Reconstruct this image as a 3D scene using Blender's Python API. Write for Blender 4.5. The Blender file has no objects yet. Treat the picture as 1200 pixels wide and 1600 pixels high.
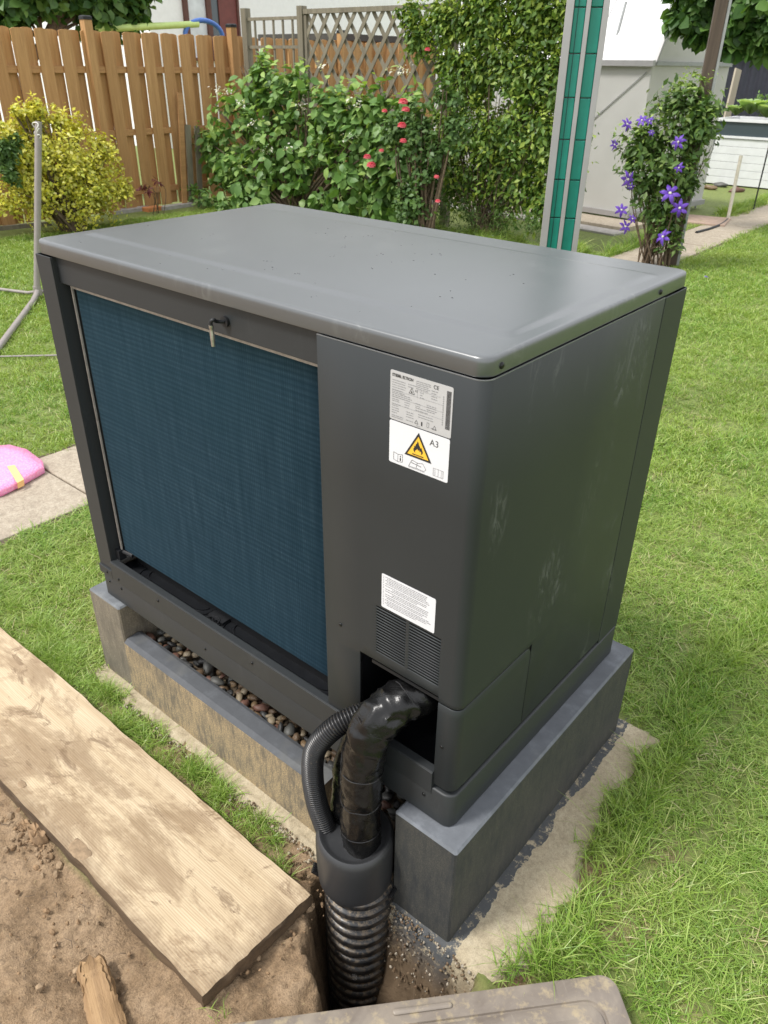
import bpy, bmesh, math, random
import numpy as np
from mathutils import Vector, Matrix, Euler, noise
random.seed(7); rng = np.random.default_rng(11)
SC = bpy.context.scene; COL = SC.collection
R = math.radians
# ------------------------------------------------------------ camera
CAM = Vector((1.8269, -0.8939, 1.375)); CROT = Euler((1.0416, -0.0123, 0.7026), 'XYZ'); FPX = 1195.9
G = -0.312
cd = bpy.data.cameras.new('camera'); cam = bpy.data.objects.new('camera', cd); COL.objects.link(cam)
cam.location = CAM; cam.rotation_euler = CROT
cd.sensor_fit = 'VERTICAL'; cd.sensor_height = 36; cd.sensor_width = 27; cd.lens = FPX*36/1600
cd.clip_start = 0.05; cd.clip_end = 600
cd.dof.use_dof = True; cd.dof.focus_distance = 1.9; cd.dof.aperture_fstop = 10
SC.camera = cam
# ------------------------------------------------------------ light
SUN_EL, SUN_AZ = R(58), math.atan2(-0.85, -0.55)      # azimuth of the direction TO the sun
w = bpy.data.worlds.new('World'); SC.world = w; w.use_nodes = True
nt = w.node_tree; nt.nodes.clear()
wo = nt.nodes.new('ShaderNodeOutputWorld'); bg = nt.nodes.new('ShaderNodeBackground')
sky = nt.nodes.new('ShaderNodeTexSky'); sky.sky_type = 'NISHITA'; sky.sun_disc = False
sky.sun_elevation = SUN_EL; sky.sun_rotation = math.pi/2-SUN_AZ; sky.air_density = 1.2; sky.dust_density = 4.0
hs = nt.nodes.new('ShaderNodeHueSaturation'); hs.inputs['Saturation'].default_value = 0.30; hs.inputs['Value'].default_value = 1.0
tc = nt.nodes.new('ShaderNodeTexCoord'); nz = nt.nodes.new('ShaderNodeTexNoise'); nz.inputs['Scale'].default_value = 2.2; nz.inputs['Detail'].default_value = 5
rp = nt.nodes.new('ShaderNodeMapRange'); rp.inputs[1].default_value = .35; rp.inputs[2].default_value = .65; rp.inputs[3].default_value = .55; rp.inputs[4].default_value = .9
mx = nt.nodes.new('ShaderNodeMix'); mx.data_type = 'RGBA'; mx.inputs[7].default_value = (13, 13.2, 13.6, 1)
L = nt.links.new
L(tc.outputs['Generated'], nz.inputs['Vector']); L(nz.outputs[0], rp.inputs[0]); L(rp.outputs[0], mx.inputs[0])
L(sky.outputs[0], hs.inputs['Color']); L(hs.outputs[0], mx.inputs[6]); L(mx.outputs[2], bg.inputs['Color']); L(bg.outputs[0], wo.inputs[0])
bg.inputs['Strength'].default_value = 0.105
sd = bpy.data.lights.new('sun', 'SUN'); so = bpy.data.objects.new('sun', sd); COL.objects.link(so)
sd.energy = 3.0; sd.angle = R(13); sd.color = (1, .965, .92)
sdir = Vector((math.cos(SUN_AZ)*math.cos(SUN_EL), math.sin(SUN_AZ)*math.cos(SUN_EL), math.sin(SUN_EL)))
so.rotation_euler = sdir.to_track_quat('Z', 'Y').to_euler(); so.location = (0, 0, 8)
SC.render.engine = 'CYCLES'
SC.view_settings.view_transform = 'Standard'; SC.view_settings.look = 'None'; SC.view_settings.gamma = 1
SC.view_settings.exposure = 0.30; SC.view_settings.use_curve_mapping = False
try: SC.cycles.max_bounces = 8; SC.cycles.transparent_max_bounces = 8
except Exception: pass

# ------------------------------------------------------------ helpers
CM = CROT.to_matrix()
def ray(u, v): return CM @ Vector(((u-600)/FPX, -(v-800)/FPX, -1))
def px(u, v, x=None, y=None, z=None, hd=None):
    d = ray(u, v)
    if x is not None: t = (x-CAM.x)/d.x
    elif y is not None: t = (y-CAM.y)/d.y
    elif z is not None: t = (z-CAM.z)/d.z
    else: t = hd/math.hypot(d.x, d.y)
    return CAM+d*t
def N3(x, y=0, z=0, s=1.0): return noise.noise((x*s, y*s, z*s))
def sstep(a, b, x):
    t = np.clip((x-a)/(b-a), 0, 1); return t*t*(3-2*t)

class NT:
    def __init__(s, name):
        s.m = bpy.data.materials.new(name); s.m.use_nodes = True; s.t = s.m.node_tree
        s.b = s.t.nodes['Principled BSDF']; s.n = s.t.nodes; s.L = s.t.links.new
    def node(s, ty, **k):
        n = s.n.new(ty)
        for a, b in k.items():
            if a.startswith('i_'): n.inputs[a[2:].replace('_', ' ')].default_value = b
            else: setattr(n, a, b)
        return n
    def coord(s, kind='Object', scale=(1, 1, 1), rot=(0, 0, 0)):
        c = s.node('ShaderNodeTexCoord'); mp = s.node('ShaderNodeMapping'); mp.inputs['Scale'].default_value = scale; mp.inputs['Rotation'].default_value = rot
        s.L(c.outputs[kind], mp.inputs[0]); return mp.outputs[0]
    def noise(s, vec, scale, detail=4, rough=.6, dist=0):
        n = s.node('ShaderNodeTexNoise'); n.inputs['Scale'].default_value = scale; n.inputs['Detail'].default_value = detail
        n.inputs['Roughness'].default_value = rough; n.inputs['Distortion'].default_value = dist
        if vec is not None: s.L(vec, n.inputs['Vector'])
        return n.outputs[0]
    def ramp(s, fac, stops, interp='LINEAR'):
        r = s.node('ShaderNodeValToRGB'); e = r.color_ramp.elements; r.color_ramp.interpolation = interp
        while len(e) < len(stops): e.new(.5)
        for i, (p, c) in enumerate(stops):
            e[i].position = p; e[i].color = (c[0], c[1], c[2], 1) if isinstance(c, tuple) else (c, c, c, 1)
        s.L(fac, r.inputs[0]); return r.outputs[0]
    def mix(s, fac, a, b, mode='MIX'):
        m = s.node('ShaderNodeMix'); m.data_type = 'RGBA'; m.blend_type = mode
        for v, i in ((fac, 0), (a, 6), (b, 7)):
            if hasattr(v, 'node'): s.L(v, m.inputs[i])
            elif i == 0: m.inputs[0].default_value = v
            else: m.inputs[i].default_value = (v[0], v[1], v[2], 1)
        return m.outputs[2]
    def math(s, op, a, b=0.0, c=0.0):
        m = s.node('ShaderNodeMath'); m.operation = op
        for v, i in ((a, 0), (b, 1), (c, 2)):
            if hasattr(v, 'node'): s.L(v, m.inputs[i])
            else: m.inputs[i].default_value = v
        return m.outputs[0]
    def bump(s, h, strength=.3, dist=.01):
        b = s.node('ShaderNodeBump'); b.inputs['Strength'].default_value = strength; b.inputs['Distance'].default_value = dist
        s.L(h, b.inputs['Height']); s.L(b.outputs[0], s.b.inputs['Normal'])
    def set(s, color=None, rough=None, metal=None, spec=None, **k):
        for nm, v in (('Base Color', color), ('Roughness', rough), ('Metallic', metal), ('Specular IOR Level', spec)):
            if v is None: continue
            if hasattr(v, 'node'): s.L(v, s.b.inputs[nm])
            elif nm == 'Base Color': s.b.inputs[nm].default_value = (v[0], v[1], v[2], 1)
            else: s.b.inputs[nm].default_value = v
        return s
def simple(name, c, rough=.5, metal=0, var=.12, scale=30, bump=.0, spec=.5):
    t = NT(name); v = t.coord(); n = t.noise(v, scale, 4)
    lo = tuple(x*(1-var) for x in c); hi = tuple(min(1, x*(1+var)) for x in c)
    t.set(t.ramp(n, [(.3, lo), (.7, hi)]), rough, metal, spec)
    if bump: t.bump(n, bump, .003)
    return t.m

def link(o, parent=None):
    COL.objects.link(o)
    if parent is not None: o.parent = parent
    return o
def tag(o, label=None, cat=None, group=None, kind=None):
    if label: o['label'] = label
    if cat: o['category'] = cat
    if group: o['group'] = group
    if kind: o['kind'] = kind
    return o
def empty(name, loc=(0, 0, 0), rz=0, label=None, cat=None, group=None):
    o = bpy.data.objects.new(name, None); o.location = loc; o.rotation_euler = (0, 0, rz); o.empty_display_size = .1
    link(o); return tag(o, label, cat, group)

class MB:
    def __init__(s): s.v = []; s.f = []; s.mi = []; s.cur = 0
    def add(s, vs, fs):
        b = len(s.v); s.v += [tuple(v) for v in vs]; s.f += [tuple(b+i for i in f) for f in fs]; s.mi += [s.cur]*len(fs); return s
    def box(s, x0, x1, y0, y1, z0, z1, M=None):
        vs = [Vector((x, y, z)) for z in (z0, z1) for y in (y0, y1) for x in (x0, x1)]
        if M: vs = [M@v for v in vs]
        return s.add(vs, [(0, 2, 3, 1), (4, 5, 7, 6), (0, 1, 5, 4), (1, 3, 7, 5), (3, 2, 6, 7), (2, 0, 4, 6)])
    def bar(s, a, b, w, h, up=(0, 0, 1)):
        a = Vector(a); b = Vector(b); d = (b-a); l = d.length; d.normalize(); u = Vector(up)
        sx = d.cross(u).normalized(); uz = sx.cross(d).normalized()
        M = Matrix((sx, d, uz)).transposed().to_4x4(); M.translation = a
        return s.box(-w/2, w/2, 0, l, -h/2, h/2, M)
    def tube(s, pts, r, seg=12, caps=True, disp=None):
        pts = [Vector(p) for p in pts]; n = len(pts); rs = r if isinstance(r, (list, tuple, np.ndarray)) else [r]*n
        b = []; T = [(pts[min(i+1, n-1)]-pts[max(i-1, 0)]).normalized() for i in range(n)]
        ref = Vector((0, 0, 1)) if abs(T[0].z) < .9 else Vector((1, 0, 0)); X = T[0].cross(ref).normalized()
        for i in range(n):
            X = (X-T[i]*X.dot(T[i])).normalized(); Y = T[i].cross(X)
            for k in range(seg):
                a = 2*math.pi*k/seg; rr = rs[i]+(disp(i, k, a) if disp else 0)
                b.append(pts[i]+X*math.cos(a)*rr+Y*math.sin(a)*rr)
        f = [(i*seg+k, i*seg+(k+1) % seg, (i+1)*seg+(k+1) % seg, (i+1)*seg+k) for i in range(n-1) for k in range(seg)]
        if caps: f += [tuple(reversed(range(seg))), tuple((n-1)*seg+k for k in range(seg))]
        return s.add(b, f)
    def rings(s, rings, close0=False, close1=True):
        n = len(rings[0]); vs = [p for r in rings for p in r]
        f = [(i*n+k, i*n+(k+1) % n, (i+1)*n+(k+1) % n, (i+1)*n+k) for i in range(len(rings)-1) for k in range(n)]
        if close0: f.append(tuple(reversed(range(n))))
        if close1: f.append(tuple((len(rings)-1)*n+k for k in range(n)))
        return s.add(vs, f)
    def mesh(s, name, mats, smooth=None):
        me = bpy.data.meshes.new(name); me.from_pydata(s.v, [], s.f)
        for m in (mats if isinstance(mats, (list, tuple)) else [mats]): me.materials.append(m)
        if any(s.mi): me.polygons.foreach_set('material_index', s.mi)
        if smooth is not None:
            me.shade_smooth(); me.set_sharp_from_angle(angle=R(smooth))
        me.update(); return me
    def build(s, name, mats, parent=None, smooth=None, bevel=0, kind=None, label=None):
        o = bpy.data.objects.new(name, s.mesh(name, mats, smooth)); link(o, parent)
        if bevel:
            m = o.modifiers.new('bevel', 'BEVEL'); m.width = bevel; m.segments = 2; m.limit_method = 'ANGLE'; m.angle_limit = R(40)
        if kind: o['kind'] = kind
        if label: o['label'] = label
        return o
def rrect(x0, x1, y0, y1, r, z, seg=6):
    out = []
    for cx, cy, a0 in ((x1-r, y1-r, 0), (x0+r, y1-r, 90), (x0+r, y0+r, 180), (x1-r, y0+r, 270)):
        for k in range(seg+1):
            a = R(a0+90*k/seg); out.append((cx+r*math.cos(a), cy+r*math.sin(a), z))
    return out
def spline(pts, n):
    pts = [Vector(p) for p in pts]; P = [pts[0]*2-pts[1]]+pts+[pts[-1]*2-pts[-2]]; out = []
    m = len(pts)-1
    for i in range(n+1):
        t = i/n*m; k = min(int(t), m-1); f = t-k; a, b, c, d = P[k:k+4]
        out.append(.5*((2*b)+(c-a)*f+(2*a-5*b+4*c-d)*f*f+(3*b-a-3*c+d)*f**3))
    # resample to uniform
    L_ = [0]
    for i in range(n): L_.append(L_[-1]+(out[i+1]-out[i]).length)
    res = []; j = 0
    for i in range(n+1):
        s_ = L_[-1]*i/n
        while j < n-1 and L_[j+1] < s_: j += 1
        q = (s_-L_[j])/max(1e-9, L_[j+1]-L_[j]); res.append(out[j].lerp(out[j+1], min(1, max(0, q))))
    return res
def npmesh(name, V, F, mat):
    me = bpy.data.meshes.new(name); F = np.asarray(F); k = F.shape[1]
    me.vertices.add(len(V)); me.vertices.foreach_set('co', np.asarray(V, np.float32).ravel())
    me.loops.add(F.size); me.loops.foreach_set('vertex_index', F.astype(np.int32).ravel())
    me.polygons.add(len(F)); me.polygons.foreach_set('loop_start', np.arange(0, F.size, k, dtype=np.int32))
    me.polygons.foreach_set('loop_total', np.full(len(F), k, np.int32))
    me.update(calc_edges=True)
    if mat: me.materials.append(mat)
    return me

# ------------------------------------------------------------ materials
def leafmat(name, cols, trans=.35, rough=.45, spec=.35):
    t = NT(name); g = t.node('ShaderNodeNewGeometry'); oi = t.node('ShaderNodeObjectInfo')
    f = t.math('FRACT', t.math('ADD', g.outputs['Random Per Island'], oi.outputs['Random']))
    n = len(cols); c = t.ramp(f, [(i/(n-1), cols[i]) for i in range(n)])
    v = t.coord('Object'); n2 = t.noise(v, 3.0, 3); c = t.mix(t.ramp(n2, [(.35, .0), (.7, .45)]), c, tuple(x*.55 for x in cols[0]), 'MIX')
    if name == 'grass_blades':
        pn = t.noise(oi.outputs['Location'], 1.7, 5, .7); c = t.mix(t.ramp(pn, [(.42, 0.0), (.68, .5)]), c, (.38, .47, .10)); pn2 = t.noise(oi.outputs['Location'], 5.5, 4, .7); c = t.mix(t.ramp(pn2, [(.58, 0.0), (.74, .6)]), c, (.46, .43, .20))
    t.set(c, rough, 0, spec)
    tr = t.node('ShaderNodeBsdfTranslucent'); ms = t.node('ShaderNodeMixShader'); ms.inputs[0].default_value = trans
    t.L(t.mix(1.0, c, (1.2, 1.15, .5), 'MULTIPLY'), tr.inputs[0])
    t.L(t.b.outputs[0], ms.inputs[1]); t.L(tr.outputs[0], ms.inputs[2]); t.L(ms.outputs[0], t.n['Material Output'].inputs[0])
    return t.m
M = {}
M['grass'] = leafmat('grass_blades', [(.10, .20, .028), (.19, .34, .05), (.31, .48, .08), (.20, .37, .06), (.38, .52, .12), (.60, .62, .28)], .3, .38, .4)
M['straw'] = leafmat('dry_grass', [(.34, .28, .13), (.50, .44, .24), (.62, .56, .34)], .15)
M['rasp'] = leafmat('raspberry_leaf', [(.10, .20, .05), (.14, .27, .065), (.21, .36, .10), (.33, .48, .14)], .3)
M['vine'] = leafmat('vine_leaf', [(.06, .13, .025), (.12, .22, .04), (.20, .32, .055), (.42, .52, .09)], .35)
M['yellow'] = leafmat('yellow_leaf', [(.58, .56, .05), (.74, .70, .09), (.84, .78, .17), (.40, .48, .06), (.82, .76, .30)], .3)
M['dark'] = leafmat('dark_leaf', [(.045, .11, .025), (.07, .16, .035), (.11, .22, .05), (.18, .31, .07)], .3)
M['clem'] = leafmat('clematis_leaf', [(.05, .11, .025), (.09, .17, .035), (.14, .24, .06), (.20, .28, .08)], .3)
M['tipl'] = leafmat('young_leaf', [(.22, .36, .07), (.32, .46, .11), (.40, .52, .16)], .35)
M['tipv'] = leafmat('young_vine_leaf', [(.24, .36, .05), (.38, .50, .08), (.50, .60, .12)], .35)
M['rosel'] = leafmat('rose_leaf', [(.07, .14, .04), (.10, .19, .05), (.15, .25, .07)], .3)
M['cabb'] = leafmat('cabbage_leaf', [(.30, .45, .15), (.38, .55, .22), (.45, .60, .30)], .4)
M['redl'] = leafmat('purple_leaf', [(.16, .04, .05), (.22, .06, .08)], .3)
M['pink'] = leafmat('pink_petal', [(.75, .10, .15), (.85, .18, .24), (.9, .28, .32)], .35)
M['purple'] = leafmat('purple_petal', [(.12, .045, .42), (.16, .07, .52), (.21, .10, .6)], .3)
M['white_f'] = leafmat('white_petal', [(.7, .7, .62), (.8, .8, .7)], .3)
M['bark'] = simple('bark', (.12, .085, .055), .9, 0, .4, 30, .5)

def painted(name, base, rough, smudge=0.0, seed=0, spec=.5, xmin=-9):
    t = NT(name); v = t.coord('Object')
    n = t.noise(v, 3.0, 3); c = t.ramp(n, [(.3, tuple(x*.94 for x in base)), (.7, tuple(x*1.05 for x in base))])
    fine = t.noise(v, 900, 2)
    if smudge:
        vs = t.coord('Object', (2.2, 2.2, 1.1)); vs2 = t.node('ShaderNodeVectorMath'); vs2.operation = 'ADD'; t.L(vs, vs2.inputs[0]); vs2.inputs[1].default_value = (seed, seed*.7, 1)
        big = t.ramp(t.noise(vs2.outputs[0], 3.0, 2), [(.56, 0.0), (.68, 1.0)])
        st = t.coord('Object', (30, 30, 11), (.6, .3, 0)); stn = t.ramp(t.noise(st, 1.2, 6, .75, 2.0), [(.50, 0.0), (.72, 1.0)])
        dots = t.ramp(t.noise(v, 150, 3), [(.70, 0.0), (.76, 1.0)])
        f = t.math('MULTIPLY', t.math('MULTIPLY', big, stn), smudge)
        f = t.math('ADD', f, t.math('MULTIPLY', t.math('MULTIPLY', dots, t.ramp(t.noise(v, 6, 2), [(.5, 0.0), (.7, 1.0)])), smudge*.5))
        sx_ = t.node('ShaderNodeSeparateXYZ'); t.L(v, sx_.inputs[0]); f = t.math('MULTIPLY', f, t.math('GREATER_THAN', sx_.outputs[0], xmin))
        c = t.mix(f, c, (.30, .31, .29)); rr = t.math('ADD', rough, t.math('MULTIPLY', f, .35))
        t.set(c, rr, 0, spec)
    else: t.set(c, rough, 0, spec)
    t.bump(fine, .06, .0006)
    return t.m
M['panel'] = painted('anthracite_panel', (.025, .029, .031), .48, .40, 3.3, .38, 1.262)
M['lid'] = painted('anthracite_lid', (.064, .071, .075), .31, .30, 8.1, .8); M['lid'].node_tree.nodes['Principled BSDF'].inputs['IOR'].default_value = 1.7
M['lip'] = painted('panel_edge_highlight', (.16, .165, .17), .2, 0, 1, 1.0)  # lighter grey than the panel: sky highlight of its top edge put into colour
M['front'] = painted('anthracite_front', (.026, .029, .031), .50, .05, 1.2, .4)
M['drop'] = simple('water_drop', (.02, .022, .025), .05, 0, .1, 40, 0, .8)
M['black'] = simple('black_plastic', (.008, .009, .011), .55, 0, .2, 40)
M['blackgloss'] = simple('black_pan', (.010, .011, .013), .30, 0, .2, 40)
M['screw'] = simple('dark_screw', (.02, .02, .02), .3, .6, .1, 40)
M['steel'] = simple('steel', (.45, .43, .40), .35, .9, .2, 80)
M['alu_edge'] = simple('aluminium_edge', (.36, .33, .30), .5, .3, .2, 60)
# coil fins
t = NT('blue_coil'); v = t.coord('Object')
streak = t.noise(t.coord('Object', (60, 1, 5)), 1.0, 5, .7); hor = t.noise(t.coord('Object', (3, 1, 260)), 1.0, 3, .6); big = t.noise(v, 3.5, 3)
c = t.ramp(streak, [(.3, (.095, .165, .218)), (.55, (.140, .230, .298)), (.8, (.21, .32, .39))])
c = t.mix(t.ramp(hor, [(.35, .0), (.7, .55)]), c, (.045, .11, .165)); c = t.mix(t.ramp(big, [(.35, 0.0), (.75, .4)]), c, (.10, .20, .26))
dm = t.math('MULTIPLY', t.ramp(t.noise(t.coord('Object', (120, 1, 30)), 1, 3, .8), [(.62, 0.0), (.75, .6)]), t.ramp(t.noise(t.coord('Object', (2, 1, 4)), 1.4, 3), [(.5, 0.0), (.62, 1.0)]))
c = t.mix(dm, c, (.24, .33, .38))
wz = t.node('ShaderNodeTexWave'); wz.bands_direction = 'Z'; wz.inputs['Scale'].default_value = 26; wz.inputs['Distortion'].default_value = 5; wz.inputs['Detail'].default_value = 2; wz.inputs['Detail Scale'].default_value = .25
t.L(t.coord('Object', (.35, 1, 1)), wz.inputs['Vector']); c = t.mix(t.math('MULTIPLY', wz.outputs['Fac'], .42), c, (.040, .085, .125))
wx = t.node('ShaderNodeTexWave'); wx.bands_direction = 'X'; wx.inputs['Scale'].default_value = 52; wx.inputs['Distortion'].default_value = 1.5; t.L(t.coord('Object'), wx.inputs['Vector']); c = t.mix(t.math('MULTIPLY', wx.outputs['Fac'], .28), c, (.03, .07, .105))
t.set(c, .45, .15); M['coil'] = t.m
# label papers / prints
M['label_white'] = simple('label_white', (.70, .70, .73), .4, 0, .02, 20)
M['label_silver'] = simple('label_silver', (.50, .50, .51), .35, .1, .03, 20)
M['ink'] = simple('ink_black', (.02, .02, .02), .5, 0, .1, 20); M['ink_grey'] = simple('ink_grey', (.22, .22, .23), .5, 0, .1, 20)
M['warn_yellow'] = simple('warning_yellow', (.85, .50, .05), .4, 0, .03, 20)
# kerb stones
def kerbmat(name, face, stain, top=(.13, .135, .14), edge=True, lo=.3):
    t = NT(name); v = t.coord('Object'); g = t.node('ShaderNodeNewGeometry'); sx = t.node('ShaderNodeSeparateXYZ'); t.L(g.outputs['Normal'], sx.inputs[0])
    po = t.node('ShaderNodeSeparateXYZ'); t.L(v, po.inputs[0])
    grit = t.noise(v, 420, 3, .7); drip = t.noise(t.coord('Object', (70, 70, 14), (0, .35, 0)), 1, 5, .75); bigd = t.noise(v, 9, 4)
    speck = t.ramp(t.noise(v, 260, 2, .8), [(.45, 0.0), (.60, 1.0)])
    m = t.ramp(t.math('ADD', t.math('MULTIPLY', drip, .6), t.math('MULTIPLY', bigd, .4)), [(.38, 0.0), (.56, 1.0)])
    m = t.math('MULTIPLY', m, t.math('ADD', t.math('MULTIPLY', speck, .65), .35))
    c = t.mix(t.math('MULTIPLY', m, lo), face, stain)
    c = t.mix(t.ramp(grit, [(.35, .35), (.65, 0.0)]), c, tuple(x*.35 for x in face))
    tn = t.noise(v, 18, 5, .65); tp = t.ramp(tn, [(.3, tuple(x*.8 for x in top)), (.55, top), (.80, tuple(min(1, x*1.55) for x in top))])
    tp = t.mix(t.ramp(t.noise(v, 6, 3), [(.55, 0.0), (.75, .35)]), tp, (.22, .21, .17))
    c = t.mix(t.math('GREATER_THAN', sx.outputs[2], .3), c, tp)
    t.set(c, .75); t.bump(grit, .35, .002); return t.m
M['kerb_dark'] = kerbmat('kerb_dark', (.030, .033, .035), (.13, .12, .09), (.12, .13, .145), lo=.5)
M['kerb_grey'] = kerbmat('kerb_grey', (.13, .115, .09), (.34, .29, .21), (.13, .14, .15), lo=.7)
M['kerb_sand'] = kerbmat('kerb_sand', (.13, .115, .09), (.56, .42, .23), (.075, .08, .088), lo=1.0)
# wood
def woodmat(name, c1, c2, dark, axis='x', ringscale=90, stains=0.0, rough=.75, knots=0.0, bump=.4):
    t = NT(name); sc = {'x': (1.2, 30, 30), 'z': (30, 30, 1.2), 'y': (30, 1.2, 30)}[axis]
    v = t.coord('Object', sc); oi = t.node('ShaderNodeObjectInfo'); ad = t.node('ShaderNodeVectorMath'); ad.operation = 'ADD'
    cm = t.node('ShaderNodeCombineXYZ'); t.L(t.math('MULTIPLY', oi.outputs['Random'], 50), cm.inputs[0]); t.L(t.math('MULTIPLY', oi.outputs['Random'], 31), cm.inputs[2])
    t.L(v, ad.inputs[0]); t.L(cm.outputs[0], ad.inputs[1]); vv = ad.outputs[0]
    n = t.noise(vv, .7, 6, .65, .6); fine = t.noise(vv, 4, 4, .7)
    c = t.ramp(n, [(.3, c1), (.7, c2)]); c = t.mix(t.ramp(fine, [(.45, .0), (.7, .45)]), c, dark)
    c = t.mix(t.math('MULTIPLY', oi.outputs['Random'], .25), c, dark)
    h = fine
    if stains:
        o = t.coord('Object')
        st = t.noise(t.coord('Object', (2.2, 5, 5)), 1.6, 6, .7, .4); c = t.mix(t.ramp(st, [(.50, 0.0), (.58, stains*.7), (.74, stains)]), c, (.20, .13, .07))
        st2 = t.noise(t.coord('Object', (5, 9, 9)), 1.3, 6, .75, 1.5); c = t.mix(t.ramp(st2, [(.56, 0.0), (.64, stains*.8)]), c, (.14, .085, .045))
        sp = t.noise(t.coord('Object', (25, 60, 60)), 1, 3, .6); c = t.mix(t.ramp(sp, [(.70, 0.0), (.76, .7)]), c, (.12, .07, .04))
        ed = t.node('ShaderNodeSeparateXYZ'); t.L(o, ed.inputs[0]); nn_ = t.noise(o, 14, 5, .7)
        e1 = t.math('ADD', t.math('MULTIPLY', t.math('SUBTRACT', ed.outputs[0], 1.15), 5.0), t.math('MULTIPLY', t.math('SUBTRACT', nn_, .5), 1.6)); e2 = t.math('ADD', t.math('MULTIPLY', t.math('SUBTRACT', -.095, ed.outputs[1]), 14.0), t.math('MULTIPLY', t.math('SUBTRACT', nn_, .5), 1.8))
        c = t.mix(t.ramp(t.math('MAXIMUM', e1, e2), [(.25, 0.0), (.8, .65)]), c, (.17, .115, .065))
        vk = t.node('ShaderNodeTexVoronoi'); vk.inputs['Scale'].default_value = 1.0; t.L(t.coord('Object', (3.2, 8, 8)), vk.inputs['Vector']); c = t.mix(t.ramp(vk.outputs[0], [(.05, .8), (.09, .35), (.14, 0.0)]), c, (.11, .06, .03))
        # growth lines
        wv = t.node('ShaderNodeTexWave'); wv.bands_direction = 'Y'; wv.inputs['Scale'].default_value = 58; wv.inputs['Distortion'].default_value = 9; wv.inputs['Detail'].default_value = 3; wv.inputs['Detail Scale'].default_value = .5
        t.L(t.coord('Object', (.12, 1, 1)), wv.inputs['Vector']); wl = t.ramp(wv.outputs['Fac'], [(.0, .30), (.5, 0.0)]); c = t.mix(t.math('MULTIPLY', wl, t.ramp(t.noise(o, 5, 3), [(.3, .35), (.6, 1.0)])), c, (.30, .19, .09)); h = t.math('ADD', fine, t.math('MULTIPLY', wv.outputs['Fac'], .25))
    t.set(c, rough); t.bump(h, bump, .003); return t.m
M['fence'] = woodmat('fence_wood', (.38, .20, .075), (.56, .33, .14), (.24, .12, .045), 'z')
M['fence_rail'] = woodmat('fence_rail_wood', (.38, .20, .08), (.52, .29, .12), (.25, .12, .05), 'y')
M['oldwood'] = woodmat('weathered_wood', (.15, .13, .095), (.28, .25, .18), (.10, .09, .06), 'z')
M['darkpost'] = woodmat('dark_post_wood', (.06, .042, .03), (.13, .095, .07), (.03, .02, .015), 'z')
M['plank'] = woodmat('plank_wood', (.46, .355, .225), (.625, .515, .36), (.33, .235, .135), 'x', stains=.85, bump=.4)
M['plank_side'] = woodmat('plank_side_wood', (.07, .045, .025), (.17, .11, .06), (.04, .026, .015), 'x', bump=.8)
M['chunk'] = woodmat('rotten_wood', (.22, .13, .06), (.42, .27, .13), (.09, .05, .025), 'x', bump=1.0)
M['board'] = woodmat('pale_board', (.42, .36, .28), (.52, .46, .37), (.35, .29, .22), 'z')
# soil / concrete
def rough_ground(name, stops, sc=14, bump=.6, grit=300, spot=(.5, .38, .2)):
    t = NT(name); v = t.coord('Object'); n = t.noise(v, sc, 8, .68, .5); c = t.ramp(n, stops)
    g2 = t.noise(v, grit, 3, .7); c = t.mix(t.ramp(g2, [(.35, .35), (.6, 0.0)]), c, tuple(x*.4 for x in stops[0][1]))
    c = t.mix(t.ramp(t.noise(v, grit*.45, 2), [(.68, 0.0), (.74, .6)]), c, spot)
    mid = t.noise(v, 75, 5, .75); c = t.mix(t.ramp(mid, [(.36, .4), (.52, 0.0)]), c, tuple(x*.5 for x in stops[0][1])); t.set(c, .85); t.bump(t.math('ADD', t.math('ADD', n, t.math('MULTIPLY', mid, .55)), t.math('MULTIPLY', g2, .25)), bump, .012); return t
gm = rough_ground('ground_soil', [(.25, (.11, .068, .036)), (.40, (.235, .155, .085)), (.50, (.33, .225, .13)), (.60, (.38, .265, .16)), (.78, (.45, .33, .21))], 7, 1.0, 240)
at_ = gm.node('ShaderNodeAttribute'); at_.attribute_name = 'turf'
cc = gm.b.inputs['Base Color'].links[0].from_socket
tn = gm.noise(gm.coord(), 40, 5); turf = gm.ramp(tn, [(.3, (.10, .14, .03)), (.7, (.22, .26, .07))])
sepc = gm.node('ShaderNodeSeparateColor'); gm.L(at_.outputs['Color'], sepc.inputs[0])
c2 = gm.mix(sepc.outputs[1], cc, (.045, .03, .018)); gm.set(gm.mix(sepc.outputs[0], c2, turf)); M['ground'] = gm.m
M['slab'] = rough_ground('slab_concrete', [(.3, (.30, .25, .19)), (.5, (.40, .34, .26)), (.7, (.48, .42, .33))], 22, .3, 160, (.58, .5, .4)).m
t = rough_ground('foundation_concrete', [(.3, (.36, .30, .20)), (.5, (.45, .38, .26)), (.72, (.53, .46, .33))], 16, .45, 350, (.2, .16, .1))
v = t.coord(); s3 = t.node('ShaderNodeSeparateXYZ'); t.L(v, s3.inputs[0]); cc = t.b.inputs['Base Color'].links[0].from_socket
edge = t.math('ADD', s3.outputs[0], t.math('MULTIPLY', t.math('SUBTRACT', t.noise(v, 9, 4, .55), .5), .075))
tar = t.math('MULTIPLY', t.math('LESS_THAN', edge, 1.338), t.math('GREATER_THAN', t.math('ADD', s3.outputs[0], t.math('MULTIPLY', t.noise(v, 25, 4), .3)), 1.3)); tar = t.math('MULTIPLY', tar, t.ramp(t.noise(v, 45, 5, .75), [(.38, .05), (.46, .95)]))
c = t.mix(tar, cc, (.055, .062, .07)); low = t.ramp(t.math('ADD', s3.outputs[2], t.math('MULTIPLY', t.noise(v, 30, 3), .03)), [(.0, 1.0), (1, 0.0)])
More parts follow.
